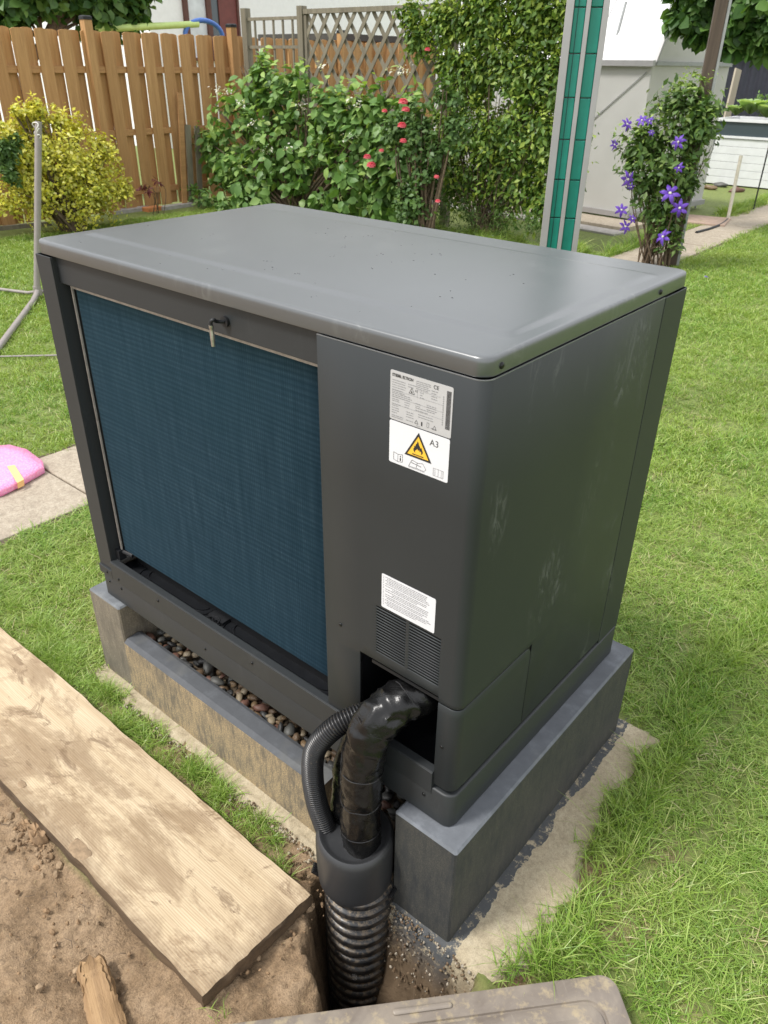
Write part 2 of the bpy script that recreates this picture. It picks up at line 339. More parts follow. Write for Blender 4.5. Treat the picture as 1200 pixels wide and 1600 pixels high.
lw = t.node('ShaderNodeMapRange'); t.L(s3.outputs[2], lw.inputs[0]); lw.inputs[1].default_value = -.34; lw.inputs[2].default_value = -.46; lw.inputs[3].default_value = 0; lw.inputs[4].default_value = 1
c = t.mix(lw.outputs[0], c, (.16, .11, .065)); t.set(c, .85); M['found'] = t.m

M['gravel'] = simple('gravel_grit', (.33, .29, .23), .85, 0, .5, 60, .3)
PEB = [simple('pebble_%s' % n, c, .5, 0, .25, 40, .2) for n, c in (('brown', (.13, .085, .05)), ('red', (.14, .07, .05)), ('grey', (.09, .09, .083)), ('cream', (.26, .21, .14)), ('dark', (.035, .035, .035)), ('ochre', (.18, .12, .065)))]  # pebble tones darkened to carry the unit's shade over the bed
M['mudcake'] = simple('dried_mud', (.27, .19, .115), .9, 0, .3, 60, .4)
M['mudgrit'] = simple('mud_grit', (.17, .12, .07), .9, 0, .4, 60, .3)
# black pipe stuff
t = NT('black_tape'); v = t.coord(); n = t.noise(v, 25, 5, .6, 1.2); f2 = t.noise(t.coord('Object', (20, 20, 90)), 1, 4)
t.set((.005, .005, .0052), t.ramp(n, [(.3, .18), (.7, .34)]), 0, .42); t.bump(n, .35, .005); M['tape'] = t.m
t = NT('black_hose'); v = t.coord(); dn = t.ramp(t.noise(v, 120, 4, .7), [(.6, 0.0), (.72, .7)]); t.set(t.mix(dn, (.014, .014, .015), (.12, .09, .06)), .32, 0, .5); M['hose'] = t.m
t = NT('muddy_pipe'); v = t.coord(); dn = t.math('MULTIPLY', t.ramp(t.noise(v, 90, 6, .8), [(.46, 0.0), (.58, 1.0)]), t.ramp(t.noise(v, 9, 3), [(.34, .3), (.55, 1.0)])); 
at2 = t.node('ShaderNodeAttribute'); at2.attribute_name = 'valley'; dn = t.math('MULTIPLY', dn, t.math('ADD', t.math('MULTIPLY', at2.outputs['Fac'], .88), .12))
t.set(t.mix(dn, (.016, .017, .019), (.36, .27, .17)), t.math('ADD', .28, t.math('MULTIPLY', dn, .5)), 0, .5); M['pipe'] = t.m
M['cap'] = painted('black_rubber', (.030, .031, .033), .42, .25, 5.5)
# box lid plastic
t = NT('brown_plastic'); v = t.coord(); n = t.noise(v, 9, 6, .65, .8); c = t.ramp(n, [(.3, (.14, .115, .095)), (.55, (.20, .17, .14)), (.75, (.27, .23, .18))])
g = t.node('ShaderNodeNewGeometry'); dn = t.ramp(t.noise(v, 28, 5, .7), [(.52, 0.0), (.66, .55)]); c = t.mix(dn, c, (.42, .34, .2))
scr = t.ramp(t.noise(t.coord('Object', (60, 8, 8), (0, 0, .6)), 1, 4, .7), [(.62, 0.0), (.7, .25)]); c = t.mix(scr, c, (.35, .31, .25))
t.set(c, .5); t.bump(n, .1, .003); M['boxlid'] = t.m
# misc
M['house'] = simple('white_render', (.86, .86, .87), .9, 0, .04, 8, .2)
M['winframe'] = simple('brown_window_frame', (.10, .035, .025), .5, 0, .2, 20)
M['maroon'] = simple('maroon_panel', (.16, .045, .04), .6, 0, .15, 10)
M['curtain'] = simple('white_curtain', (.65, .68, .72), .8, 0, .12, 5)
t = NT('window_glass'); t.set((.05, .07, .08), .08, 0, .8); M['glass'] = t.m
M['polycarb'] = simple('polycarbonate_sheet', (.84, .84, .84), .3, 0, .05, 5); M['polywall0'] = simple('polycarbonate_wall', (.50, .49, .47), .35, 0, .12, 2.5)
t = NT('polycarbonate_wall_sheet'); v = t.coord(); n = t.noise(v, 1.6, 3); t.set(t.ramp(n, [(.3, (.66, .65, .63)), (.7, (.78, .77, .75))]), .3); tr = t.node('ShaderNodeBsdfTranslucent'); tr.inputs[0].default_value = (.85, .85, .82, 1); ms = t.node('ShaderNodeMixShader'); ms.inputs[0].default_value = .45; t.L(t.b.outputs[0], ms.inputs[1]); t.L(tr.outputs[0], ms.inputs[2]); t.L(ms.outputs[0], t.n['Material Output'].inputs[0]); M['polywall'] = t.m
M['alu'] = simple('aluminium', (.38, .37, .37), .42, .35, .06, 8)
M['greyalu'] = simple('grey_aluminium', (.30, .31, .31), .5, .2, .1, 20)
M['green'] = simple('green_plastic', (.012, .25, .185), .38, 0, .10, 12); M['greendark'] = simple('dark_joint', (.01, .10, .08), .6, 0, .1, 10)
M['corr'] = simple('dark_sheet', (.028, .03, .045), .45, .1, .15, 10)
M['whitebed'] = simple('white_boards', (.70, .71, .73), .5, 0, .06, 6, .1)
M['soilbox'] = simple('dark_soil', (.10, .075, .05), .9, 0, .4, 30, .4)
M['polegrey'] = simple('taupe_pole_paint', (.30, .27, .255), .42, .1, .08, 20); M['rope'] = simple('white_cord', (.7, .69, .65), .8, 0, .1, 90)
t = NT('pink_foam'); v = t.coord(); vo = t.node('ShaderNodeTexVoronoi'); vo.inputs['Scale'].default_value = 90; t.L(v, vo.inputs['Vector'])
t.set(t.ramp(vo.outputs[0], [(.1, (.86, .42, .62)), (.6, (.82, .28, .50))]), .3, 0, .5); t.bump(vo.outputs[0], .5, .004); t.b.inputs['Subsurface Weight'].default_value = .2; M['foam'] = t.m
M['tapey'] = simple('yellow_tape', (.85, .50, .20), .4, 0, .05, 30)
M['blue'] = simple('blue_plastic', (.06, .16, .48), .4, 0, .08, 10); M['lime'] = simple('lime_plastic', (.52, .68, .22), .4, 0, .08, 10); M['red'] = simple('red_plastic', (.6, .05, .04), .4)
M['brick'] = simple('terracotta', (.50, .20, .07), .8, 0, .2, 20, .3); M['greystone'] = simple('grey_stone', (.33, .31, .29), .85, 0, .2, 20, .4); M['cream_cane'] = simple('cream_cane', (.62, .58, .48), .6)
M['roof'] = simple('dark_roof', (.06, .055, .05), .8, 0, .2, 10)

LEAF8_ = (np.array([(0, 0, 0), (.33, 0, .02), (.68, 0, .0), (1, 0, -.10), (.28, .26, .07), (.62, .24, .05), (.28, -.26, .07), (.62, -.24, .05)], float),
         np.array([(0, 6, 1), (0, 1, 4), (1, 6, 7), (1, 7, 2), (1, 2, 5), (1, 5, 4), (2, 7, 3), (2, 3, 5)]))
# ------------------------------------------------------------ ground
HOLE = [(.978, -.02), (.980, -.12), (1.012, -.165), (1.052, -.205), (1.085, -.243), (1.135, -.272), (1.18, -.305), (1.23, -.36), (1.36, -.30), (1.385, -.12), (1.40, -.06), (1.38, -.02)]
def poly_sdf(X, Y, P):   # >0 inside
    d = np.full(X.shape, 1e9); ins = np.zeros(X.shape, bool)
    for i in range(len(P)):
        ax, ay = P[i]; bx, by = P[(i+1) % len(P)]; ex, ey = bx-ax, by-ay
        tt = np.clip(((X-ax)*ex+(Y-ay)*ey)/(ex*ex+ey*ey), 0, 1); d = np.minimum(d, np.hypot(X-ax-tt*ex, Y-ay-tt*ey))
        c = ((ay > Y) != (by > Y)) & (X < (bx-ax)*(Y-ay)/(by-ay+1e-12)+ax); ins ^= c
    return np.where(ins, d, -d)
def vnoise(X, Y, s, seed=0.0):
    return np.array([noise.noise((x*s+seed, y*s+seed*1.3, seed)) for x, y in zip(X.ravel(), Y.ravel())]).reshape(X.shape)
def axis(lo, hi, a, b, step):
    n = [lo]; mid = list(np.arange(a, b+1e-6, step)); out = []; d = step; x = a
    while x > lo: d *= 1.35; x -= d; out.append(x)
    out = out[::-1]+mid; d = step; x = b
    while x < hi: d *= 1.35; x += d; out.append(x)
    return np.array(out)
gx = axis(-150, 150, -.3, 1.75, .0095); gy = axis(-150, 150, -.85, 1.0, .0095)
X, Y = np.meshgrid(gx, gy); 
near = (X > -2.5) & (X < 4) & (Y > -3) & (Y < 4)
n1 = np.zeros(X.shape); n2 = np.zeros(X.shape); n3 = np.zeros(X.shape)
n1[near] = vnoise(X[near], Y[near], 6, 1); n2[near] = vnoise(X[near], Y[near], 22, 5); n3[near] = vnoise(X[near], Y[near], 60, 9)
def conc_right(Yv): return 1.425+.018*np.sin(Yv*9)+.03*np.sin(Yv*3.1+1)+.010*np.sin(Yv*31)
def soilmask(X, Y, n1, n2):
    a = sstep(-.44, -.48, Y+.03*n1)*sstep(1.25, 1.15, X)
    c = sstep(.80, .90, X+.08*n1)*sstep(1.5, 1.3, X)*sstep(-.02, -.08, Y)
    d = np.exp(-(((X-1.475)/.035)**2+((Y-.33)/.06)**2))*1.2+.6*np.exp(-(((X-1.60)/.08)**2+((Y-.28)/.035)**2))+np.exp(-(((X-1.47)/.03)**2+((Y-.0)/.06)**2))*1.1
    p = np.clip((n1-.38)*3, 0, .6)*sstep(1.3, 1.5, X)*sstep(1.2, .4, Y)
    e = sstep(.02, .22, n2+.5*n1+.25*sstep(.1, .8, X))*sstep(-.19, -.17, Y)*sstep(-.03, -.05, Y)*sstep(1.0, .9, X)*sstep(-.2, 0, X)*.85
    return np.clip(np.maximum(np.maximum(np.maximum(a, c), e), np.maximum(d, p)), 0, 1)
soil = soilmask(X, Y, n1, n2)
hd = poly_sdf(X+.012*n2, Y+.012*n2+.006*n3, HOLE)
Z = G+.006*n1*soil+.004*n2
ridge = 1-np.abs(n2)*2.2
Z += soil*(-.014+.018*n1+.012*ridge*(n1 > -.1)+.0095*n3)
Z -= .22*sstep(-.008, .012, hd)+.46*sstep(.004, .06, hd)
Z -= .03*((X > 0) & (X < 1.30) & (Y > -.03) & (Y < .75))
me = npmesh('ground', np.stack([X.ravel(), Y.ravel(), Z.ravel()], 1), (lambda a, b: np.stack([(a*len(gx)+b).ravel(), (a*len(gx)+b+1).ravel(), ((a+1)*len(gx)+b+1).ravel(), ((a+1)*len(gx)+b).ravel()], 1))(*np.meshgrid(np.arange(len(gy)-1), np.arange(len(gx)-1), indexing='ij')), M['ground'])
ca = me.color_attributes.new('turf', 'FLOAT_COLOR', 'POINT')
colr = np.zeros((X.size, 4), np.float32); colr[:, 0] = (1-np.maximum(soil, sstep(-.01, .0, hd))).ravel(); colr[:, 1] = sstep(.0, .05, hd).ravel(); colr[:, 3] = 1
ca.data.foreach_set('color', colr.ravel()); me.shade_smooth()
go = bpy.data.objects.new('ground', me); link(go); tag(go, kind='structure')

# concrete foundation height field
fx = np.arange(-.12, 1.56, .008); fy = np.arange(-.20, .95, .008); FX, FY = np.meshgrid(fx, fy)
f1 = vnoise(FX, FY, 18, 3); f2 = vnoise(FX, FY, 55, 7); f3 = vnoise(FX, FY, 5, 2)
dfront = FY-(-.085+.015*f3+.008*f1+.042*sstep(.93, 1.0, FX)); dright = conc_right(FY)-FX+.008*f1; dback = .86+.02*f3-FY; dl = FX+.08
dd = np.minimum(np.minimum(dfront, dright), np.minimum(dback, dl))
FZ = G+.007+.002*f1+.001*f2-.012*sstep(.02, 0, dd)-.30*sstep(0, -.045, dd)-.3*sstep(-.045, -.08, dd)
steep = sstep(.015, -.02, dd); FZ += steep*(.03*f2+.03*f1)
strip = (FX < .95)*sstep(.05, .0, dfront+0*FX); FZ += strip*(.012*f2+.008*f1)
k = len(fx); a, b = np.meshgrid(np.arange(len(fy)-1), np.arange(k-1), indexing='ij')
me = npmesh('concrete_foundation', np.stack([(FX+steep*.012*f1).ravel(), (FY+steep*.014*f2).ravel(), FZ.ravel()], 1), np.stack([(a*k+b).ravel(), (a*k+b+1).ravel(), ((a+1)*k+b+1).ravel(), ((a+1)*k+b).ravel()], 1), M['found'])
me.shade_smooth(); o = link(bpy.data.objects.new('concrete_foundation', me)); tag(o, kind='structure')

# pebble meshes
def pebble_mesh(i, mat, sub=2):
    bm = bmesh.new(); bmesh.ops.create_icosphere(bm, subdivisions=sub, radius=1)
    sc = (1, random.uniform(.6, .85), random.uniform(.45, .65))
    for v_ in bm.verts:
        n_ = 1+.5*noise.noise(v_.co*1.2+Vector((i*7.1, 0, 0)))+.16*noise.noise(v_.co*3+Vector((0, i*3.3, 0)))
        v_.co = Vector((v_.co.x*sc[0], v_.co.y*sc[1], v_.co.z*sc[2]))*n_
    me_ = bpy.data.meshes.new('pebble'); bm.to_mesh(me_); bm.free(); me_.shade_smooth(); me_.materials.append(mat); return me_
pm = [pebble_mesh(i, PEB[i % 6]) for i in range(12)]
bed = MB().box(.098, 1.157, .025, .8, G, -.166).build('gravel_bed', M['soilbox']); tag(bed, kind='structure')
cnt = 0; used = []
for j in range(3000):
    x, y = random.uniform(.12, 1.14), .038+abs(random.gauss(0, .055)); lay = random.choice((0, 0, 1))
    r = random.uniform(.011, .024)
    if y > .16 or any((x-a)**2+(y-b)**2 < (.78*(r+c))**2 and l == lay for a, b, c, l in used): continue
    used.append((x, y, r, lay))
    o = bpy.data.objects.new('pebble', random.choice(pm)); link(o, bed); o.location = (x, y, -.162+r*.3+lay*.015)
    o.rotation_euler = (random.uniform(-.5, .5), random.uniform(-.5, .5), random.uniform(0, 6.3)); o.scale = (r, r, r); cnt += 1
    if cnt > 285: break
# grit along the kerb and at the broken concrete edge
def grit(name, pts, rr, mats):
    bm = bmesh.new()
    for (x, y, z) in pts:
        r = random.uniform(*rr); m_ = Matrix.Translation((x, y, z)) @ Euler((random.random()*6, random.random()*6, random.random()*6)).to_matrix().to_4x4() @ Matrix.Diagonal((r, r*random.uniform(.6, 1), r*random.uniform(.5, .9), 1))
        before = len(bm.faces); res = bmesh.ops.create_icosphere(bm, subdivisions=1, radius=1, matrix=m_)
        mi = random.randrange(len(mats)); bm.faces.ensure_lookup_table()
        for f_ in bm.faces[before:]: f_.material_index = mi
    me_ = bpy.data.meshes.new(name); bm.to_mesh(me_); bm.free()
    for m_ in mats: me_.materials.append(m_)
    return link(bpy.data.objects.new(name, me_))
pts = [(x, -.062-abs(random.gauss(0, .018))-.01, G+random.uniform(.0, .012)) for x in [random.uniform(.08, 1.0)**.8 for _ in range(420)]]
pts += [(random.uniform(1.15, 1.40), -.050-q*.035+random.uniform(-.006, .006), G-.004-q*.20) for q in [random.random()**2.2 for _ in range(420)]]
o = grit('mortar_grit', pts, (.0016, .0052), [M['gravel'], M['found'], PEB[0], M['mudgrit']]); tag(o, 'loose crumbs of mortar and gravel at the foot of the kerb stones', 'gravel', kind='stuff')
# soil clods
pts = [(random.uniform(-.3, 1.0), random.uniform(-.9, -.49), G-.004) for _ in range(380)]+[(random.uniform(.82, 1.06), random.uniform(-.45, -.1), G) for _ in range(160)]+[(random.uniform(.30, .45), -.50+random.gauss(0, .012), G+.002) for _ in range(60)]
bigc = [(random.uniform(-.3, 1.0), random.uniform(-.95, -.50), G-.006) for _ in range(120)]+[(random.uniform(.25, .5), -.51+random.gauss(0, .02), G-.002) for _ in range(40)]+[(random.uniform(.86, 1.03), random.uniform(-.45, -.12), G-.004) for _ in range(40)]
clodm = simple('soil_clod', (.24, .155, .085), .9, 0, .4, 40, .4)
o = grit('soil_crumbs', pts, (.0015, .006), [clodm]); tag(o, 'small crumbs of brown soil scattered on the bare ground', 'soil', kind='stuff')

o = grit('soil_clods', bigc, (.004, .013), [clodm, M['mudcake']]); tag(o, 'larger rough clods of soil lying on the bare ground beside the plank', 'soil', kind='stuff')

# ------------------------------------------------------------ garden path
path = MB().box(-1.64, -1.0, -3.2, 13.4, G-.03, G+.002).build('garden_path', M['soilbox']); tag(path, kind='structure')
ki = 0
for k in range(-7, 27):
    y0 = .55+.5*k+.004; y1 = y0+.492; dx = random.uniform(-.006, .006)
    s_ = MB().box(-1.612+dx, -1.028+dx, y0, y1, G-.02, G+.012+random.uniform(-.003, .003)).build('slab', M['slab'], path, bevel=.006)

# ------------------------------------------------------------ plinth kerb blocks
def stone(name, x0, x1, y0, y1, z0, z1, mat, label, chamf=.005):
    b = MB(); b.rings([rrect(x0, x1, y0, y1, .004, z0, 1), rrect(x0, x1, y0, y1, .004, z1-chamf, 1), rrect(x0+chamf, x1-chamf, y0+chamf, y1-chamf, .004, z1, 1)], True, True)
    o = b.build(name, mat); tag(o, label, 'kerb stone', 'kerb stones under the unit'); return o
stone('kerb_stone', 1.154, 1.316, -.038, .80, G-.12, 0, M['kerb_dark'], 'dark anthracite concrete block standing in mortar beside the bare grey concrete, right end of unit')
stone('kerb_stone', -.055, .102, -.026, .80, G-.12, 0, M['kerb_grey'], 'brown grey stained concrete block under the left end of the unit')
b = MB(); P = [(-.031, G-.12), (-.031, -.122), (-.018, -.112), (.02, -.110), (.03, -.114), (.03, G-.12)]
b.rings([[(.106, y, z) for y, z in P], [(.925, y, z) for y, z in P]], True, True)
o = b.build('kerb_stone', M['kerb_sand']); tag(o, 'long sandy stained kerb stone with dark top edge in front of the pebbles', 'kerb stone', 'kerb stones under the unit')
o = MB().box(.106, 1.150, .745, .795, G-.12, -.11).build('kerb_stone', M['kerb_grey'], bevel=.004); tag(o, 'rear kerb stone closing the pebble bed behind the unit', 'kerb stone', 'kerb stones under the unit')

# ------------------------------------------------------------ heat pump unit
W, D, HL = 1.27, .7555, .985
U = empty('heat_pump', (0, 0, 0), 0, 'large anthracite heat pump with blue coil standing on the concrete kerb stones', 'heat pump')
# lid
def rr(i, z, r): return rrect(.0026+i, W-.0026-i, .0026+i, D+.004-i, max(.004, r), z, 8)
b = MB(); rg = [rr(.004, HL+.001, .024), rr(.0005, HL-.0005, .026), rr(0, HL+.001, .026), rr(0, HL+.020, .026), rr(.0007, HL+.0265, .026), rr(.0025, HL+.0288, .025), rr(.0055, HL+.0298, .024), rr(.009, HL+.030, .022)]
rg += [rrect(.028, 1.242, .104, .675, .02, HL+.030, 8), rrect(.034, 1.236, .112, .667, .02, HL+.0305, 8), rrect(.042, 1.228, .122, .657, .02, HL+.0326, 8), rrect(.048, 1.222, .13, .649, .02, HL+.0332, 8)]
b.rings(rg, True, True); lid = b.build('lid', M['lid'], U, smooth=50)
def dome(mb, c, n, r, h=.5, seg=10):
    c = Vector(c); n = Vector(n).normalized(); q = n.to_track_quat('Z', 'Y').to_matrix(); rings = []
    for rr_, hh in ((1, 0), (1, .35), (.8, .8), (.35, 1)): rings.append([c+q@Vector((r*rr_*math.cos(a), r*rr_*math.sin(a), r*h*hh)) for a in [2*math.pi*k/seg for k in range(seg)]])
    mb.rings(rings, False, True)
for c in ((W-.0028, .04, HL+.012), (W-.0028, .612, HL+.012)):
    b = MB(); dome(b, c, (1, 0, 0), .0055, .7); b.build('screw', M['screw'], lid, smooth=60)
b = MB()
for i in range(60):
    x, y = random.uniform(.06, 1.2), random.uniform(.03, .7)
    if noise.noise((x*3, y*3, 4)) < -.05: continue
    for j in range(random.choice((1, 1, 2, 3))): dome(b, (x+random.gauss(0, .012)*(j > 0), y+random.gauss(0, .012)*(j > 0), HL+.0333 if .13 < y < .65 else HL+.030), (0, 0, 1), random.uniform(.0008, .0020), .35, 7)
b.build('water_drops', M['drop'], lid, smooth=70, kind='stuff')
# wrap panels: coordinate s along front then round the corner then the side
RC = .022
def prof(s, off=0.0):
    s0 = W-RC; arc = RC*math.pi/2
    if s <= s0: return (s, -0.0+off)
    if s <= s0+arc:
        a = (s-s0)/RC; r = RC-off; return (s0+r*math.sin(a), RC-r*math.cos(a))
    return (W-off, RC+(s-s0-arc))
S0 = W-RC; SA = RC*math.pi/2
def s_of_y(y): return S0+SA+(y-RC)
arcs = [S0+SA*i/8 for i in range(9)]
def sheet(name, ss, zs, keep, mat, parent, extra=None, th=.0022):
    ss = sorted(set(round(s, 5) for s in ss)); zs = sorted(set(round(z, 5) for z in zs)); bm = bmesh.new(); vd = {}
    def V_(s, z):
        k_ = (round(s, 5), round(z, 5))
        if k_ not in vd: x, y = prof(s); vd[k_] = bm.verts.new((x, y, z))
        return vd[k_]
    for i in range(len(ss)-1):
        for j in range(len(zs)-1):
            sm, zm = (ss[i]+ss[i+1])/2, (zs[j]+zs[j+1])/2
            if keep(sm, zm): bm.faces.new((V_(ss[i], zs[j]), V_(ss[i+1], zs[j]), V_(ss[i+1], zs[j+1]), V_(ss[i], zs[j+1])))
    if extra:
        for poly in extra: bm.faces.new([V_(s, z) for s, z in poly])
    me_ = bpy.data.meshes.new(name); bm.to_mesh(me_); bm.free(); me_.materials.append(mat)
    o_ = link(bpy.data.objects.new(name, me_), parent); me_.shade_smooth(); me_.set_sharp_from_angle(angle=R(35))
    m_ = o_.modifiers.new('s', 'SOLIDIFY'); m_.thickness = th*1.5; m_.offset = -1
    m2 = o_.modifiers.new('b', 'BEVEL'); m2.width = .0008; m2.segments = 1; m2.limit_method = 'ANGLE'; m2.angle_limit = R(60)
    return o_
zt, zb, gp = .981, .106, .0014
hz = .331; hs_y = .262; hs_ = s_of_y(hs_y); rc = .022; sseam = s_of_y(.640)
vx = [1.0655, 1.138, 1.146, 1.219]; NS = 17; z0v, z1v = .368, .4835; pitch = (z1v-z0v)/NS
vz = [z0v+pitch*i for i in range(NS+1)]; vz2 = [z0v+pitch*i+pitch*.58 for i in range(NS)]
ss = [.9265, 1.0225, 1.05, 1.2215, 1.205]+vx+arcs+[hs_-rc, hs_, hs_+gp*2, sseam-gp, hs_+.1]+[1.035]
zs = [zb, hz, hz+.012, zt, hz-rc, .56, .75, z0v]+vz+vz2
def keep_up(s, z):
    if 1.0225 < s < 1.2215 and z < hz+.012 and not (z > hz and (s < 1.035 and False)): return False
    if 1.2215 < s < hs_+gp*2 and z < hz: return False
    for a_, b_ in ((vx[0], vx[1]), (vx[2], vx[3])):
        if a_ < s < b_ and z0v < z < z1v and ((z-z0v)/pitch) % 1 < .58: return False
    return True
up = sheet('side_panel', ss, zs, keep_up, M['panel'], U)
hl_strip = MB(); lp = [Vector((*prof(q, .0012), zt+.0006)) for q in [.927, 1.1]+arcs+[s_of_y(.3), sseam-gp]]
for a_, b_ in zip(lp[:-1], lp[1:]): hl_strip.bar(a_, b_, .0024, .0012)
hl_strip.build('panel_edge_highlight', M['lip'], up)  # thin pale strip added along the top edge as its bright glint
# hatch with rounded top corner
hh = hz-gp*2
def keep_h(s, z): return not (s > hs_-rc and z > hh-rc)
fan = [(hs_-rc+rc*math.cos(R(a_)), hh-rc+rc*math.sin(R(a_))) for a_ in range(0, 91, 15)]
hatch = sheet('service_hatch', [1.2215]+arcs+[hs_-rc, hs_], [zb, hh-rc, hh], keep_h, M['panel'], U, extra=[[(hs_-rc, hh-rc)]+fan])
# rear side strip
back = MB(); back.box(W-.003, W, .642, D-.004, zb-.02, zt).build('rear_panel', M['panel'], U, bevel=.002)
MB().box(.0, .003, .03, D-.004, zb, zt).build('left_panel', M['panel'], U)
MB().box(.004, W-.004, D-.004, D, zb, zt).build('back_panel', M['panel'], U)
# louvre blades behind the vent slots
b = MB()
for a_, b_ in ((vx[0], vx[1]), (vx[2], vx[3])):
    for z in vz[:-1]:
        b.add([(a_, .0032, z+pitch*.5), (b_, .0032, z+pitch*.5), (b_, .0105, z-.0006), (a_, .0105, z-.0006)], [(0, 1, 2, 3)])
b.build('vent_louvres', M['black'], up, kind='stuff')
# left post, top rail, frame
b = MB(); b.box(.0, .066, 0, .003, zb-.004, zt).box(0, .003, .003, .03, zb, zt).box(.063, .066, .003, .05, zb+.03, zt).box(.066, .085, .047, .05, .15, zt)
b.build('corner_post', M['front'], U, bevel=.0012)
MB().box(.066, .925, .014, .018, .921, zt+.002).box(.066, .925, .018, .05, .921, .924).build('top_rail', M['front'], U, bevel=.001)
b = MB().box(.078, .925, .030, .034, .9085, .9195).box(.078, .0835, .030, .034, .165, .9085)
b.build('coil_frame', M['alu_edge'], U)
# coil: fine vertical fins
CO = MB().box(.084, .935, .046, .070, .165, .912).build('coil', M['coil'], U)
b = MB(); x = .086
while x < .934:
    b.add([(x, .0455, .167), (x, .0455, .911), (x+.0011, .038, .911), (x+.0011, .038, .167)], [(0, 1, 2, 3)]); b.add([(x+.0011, .038, .167), (x+.0011, .038, .911), (x+.0018, .0455, .911), (x+.0018, .0455, .167)], [(0, 1, 2, 3)]); x += .0031
b.build('fin', M['coil'], CO, kind='stuff')
# interior
b = MB().box(.086, .935, .071, .10, .10, .975).box(.935, 1.0, .03, .032, .11, .33).box(.93, 1.262, .34, .345, .11, .97).box(1.0, 1.003, .03, .34, .11, .34).box(1.05, 1.235, .012, .016, .35, .50).box(1.235, 1.237, .012, .3, .11, .5).box(.94, 1.26, .03, .75, .9, .97).box(1.225, 1.229, .006, .09, .105, .335)
b.box(1.2655, 1.2665, .04, .745, .09, .975).box(1.05, 1.222, .006, .0075, .326, .334)
b.build('inner_housing', M['black'], U)
# base tray and sill
def rb(i, z, r): return rrect(-.003+i, W+.003-i, -.003+i, D+.003-i, r, z, 6)
base = MB().rings([rb(.006, 0, .02), rb(.0, .004, .024), rb(0, .090, .026), rb(.0015, .0925, .025), rb(.006, .0935, .02)], True, True).build('base_tray', M['front'], U, smooth=50)
b = MB().box(.066, 1.2215, -.0050, .0135, .0778, .1365).box(.066, 1.2215, -.0035, .016, .1365, .1385)
b.build('sill', M['front'], U, bevel=.001)
MB().box(0, .0655, -.005, .01, .0778, .1045).build('corner_bracket', M['front'], base, bevel=.001)
pan = MB().box(.06, 1.26, .0135, .36, .094, .104).build('drip_pan', M['blackgloss'], U)
for (a_, b_, y0, y1) in ((.13, .43, .03, .20), (.50, .90, .03, .20), (.155, .415, .045, .185), (.525, .88, .045, .185)):
    ring = [Vector(p) for p in rrect(a_, b_, y0, y1, .03, .1045, 5)]; MB().tube(ring+[ring[0]], .0028, 6, False).build('pan_ridge', M['blackgloss'], pan, smooth=60)
b = MB(); ring = [Vector((.470+.021*math.cos(a_), .034+.021*math.sin(a_), .112)) for a_ in [2*math.pi*i/20 for i in range(21)]]; b.tube(ring, .003, 6, False)
for k in range(6): b.bar((.470, .034, .112), (.470+.021*math.cos(k*1.047), .034+.021*math.sin(k*1.047), .112), .003, .003)
b.box(.44, .50, .045, .075, .104, .113)
b.build('drain_grate', M['black'], pan, smooth=50)
b = MB().tube([(.06, .028, .165), (.12, .040, .160)], .006, 8).box(.064, .085, .018, .04, .138, .17)
b.build('coil_bracket', M['black'], U)
for (x, z) in ((.291, .112), (.480, .048), (.673, .112), (.098, .092), (.04, .092), (.04, .058), (.92, .055), (1.203, .060), (.100, .060)):
    b = MB(); dome(b, (x, -.0052 if z > .078 else -.003, z), (0, -1, 0), .0042, .7); b.build('screw', M['screw'], base, smooth=60)
for (x, z) in ((1.237, .221), (.969, .384)):
    b = MB(); dome(b, (x, 0, z), (0, -1, 0), .004, .6); b.build('screw', M['screw'], up, smooth=60)
# key handle in the top rail
b = MB(); ring = [(.672, .014-.004*q, .949) for q in (0, 1)]
b.tube([(.672, .014, .950), (.672, .008, .950)], .0105, 16); lock = b.build('lock', M['black'], U, smooth=40)
g0 = px(329, 500, y=-.022); g1 = px(333.5, 541, y=-.022)
MB().tube(spline([(.672, .008, .950), (.668, -.006, .953), (g0.x+.005, -.019, .9+.5*(g0.z-.9)+.5*(g0.z-.9)+.001), (g0.x, -.022, g0.z-.004), (g0.x, -.022, g0.z-.012)], 14), .0036, 8).build('handle_arm', M['black'], lock, smooth=50)
MB().tube([(g0.x, -.022, g0.z-.010), (g0.x, -.022, g0.z-.015), (g0.x, -.022, g0.z-.017), (g0.x, -.022, g0.z-.021), (g1.x, -.022, g1.z)], [.0048, .0048, .0036, .0045, .0040], 10).build('handle_grip', M['steel'], lock, smooth=50)

# ------------------------------------------------------------ stickers
def plate(name, x0, x1, z0, z1, mat, label, eps=.0007):
    b = MB(); b.rings([[(p[0], -.0002, p[1]) for p in rrect(x0, x1, z0, z1, .003, 0, 3)], [(p[0], -eps, p[1]) for p in rrect(x0, x1, z0, z1, .003, 0, 3)]], False, True)
    o_ = b.build(name, mat, U); o_['label'] = label; return o_
def text(s, x, z, size, mat, parent, y=-.0010, bold=0, sx=1.0, name='lettering'):
    cu = bpy.data.curves.new('t', 'FONT'); cu.body = s; cu.size = size; cu.offset = bold; ob = bpy.data.objects.new('t', cu); COL.objects.link(ob)
    me_ = bpy.data.meshes.new_from_object(ob.evaluated_get(bpy.context.evaluated_depsgraph_get())) if False else None
    bpy.context.view_layer.update(); dg = bpy.context.evaluated_depsgraph_get(); me_ = bpy.data.meshes.new_from_object(ob.evaluated_get(dg)); bpy.data.objects.remove(ob)
    me_.transform(Matrix(((sx, 0, 0, x), (0, 0, 1, y), (0, 1, 0, z), (0, 0, 0, 1)))); me_.materials.clear(); me_.materials.append(mat); me_.name = name
    return link(bpy.data.objects.new(name, me_), parent)
def flat(mb, pts, y=-.0010): mb.add([(x, y, z) for x, z in pts], [tuple(range(len(pts)))])
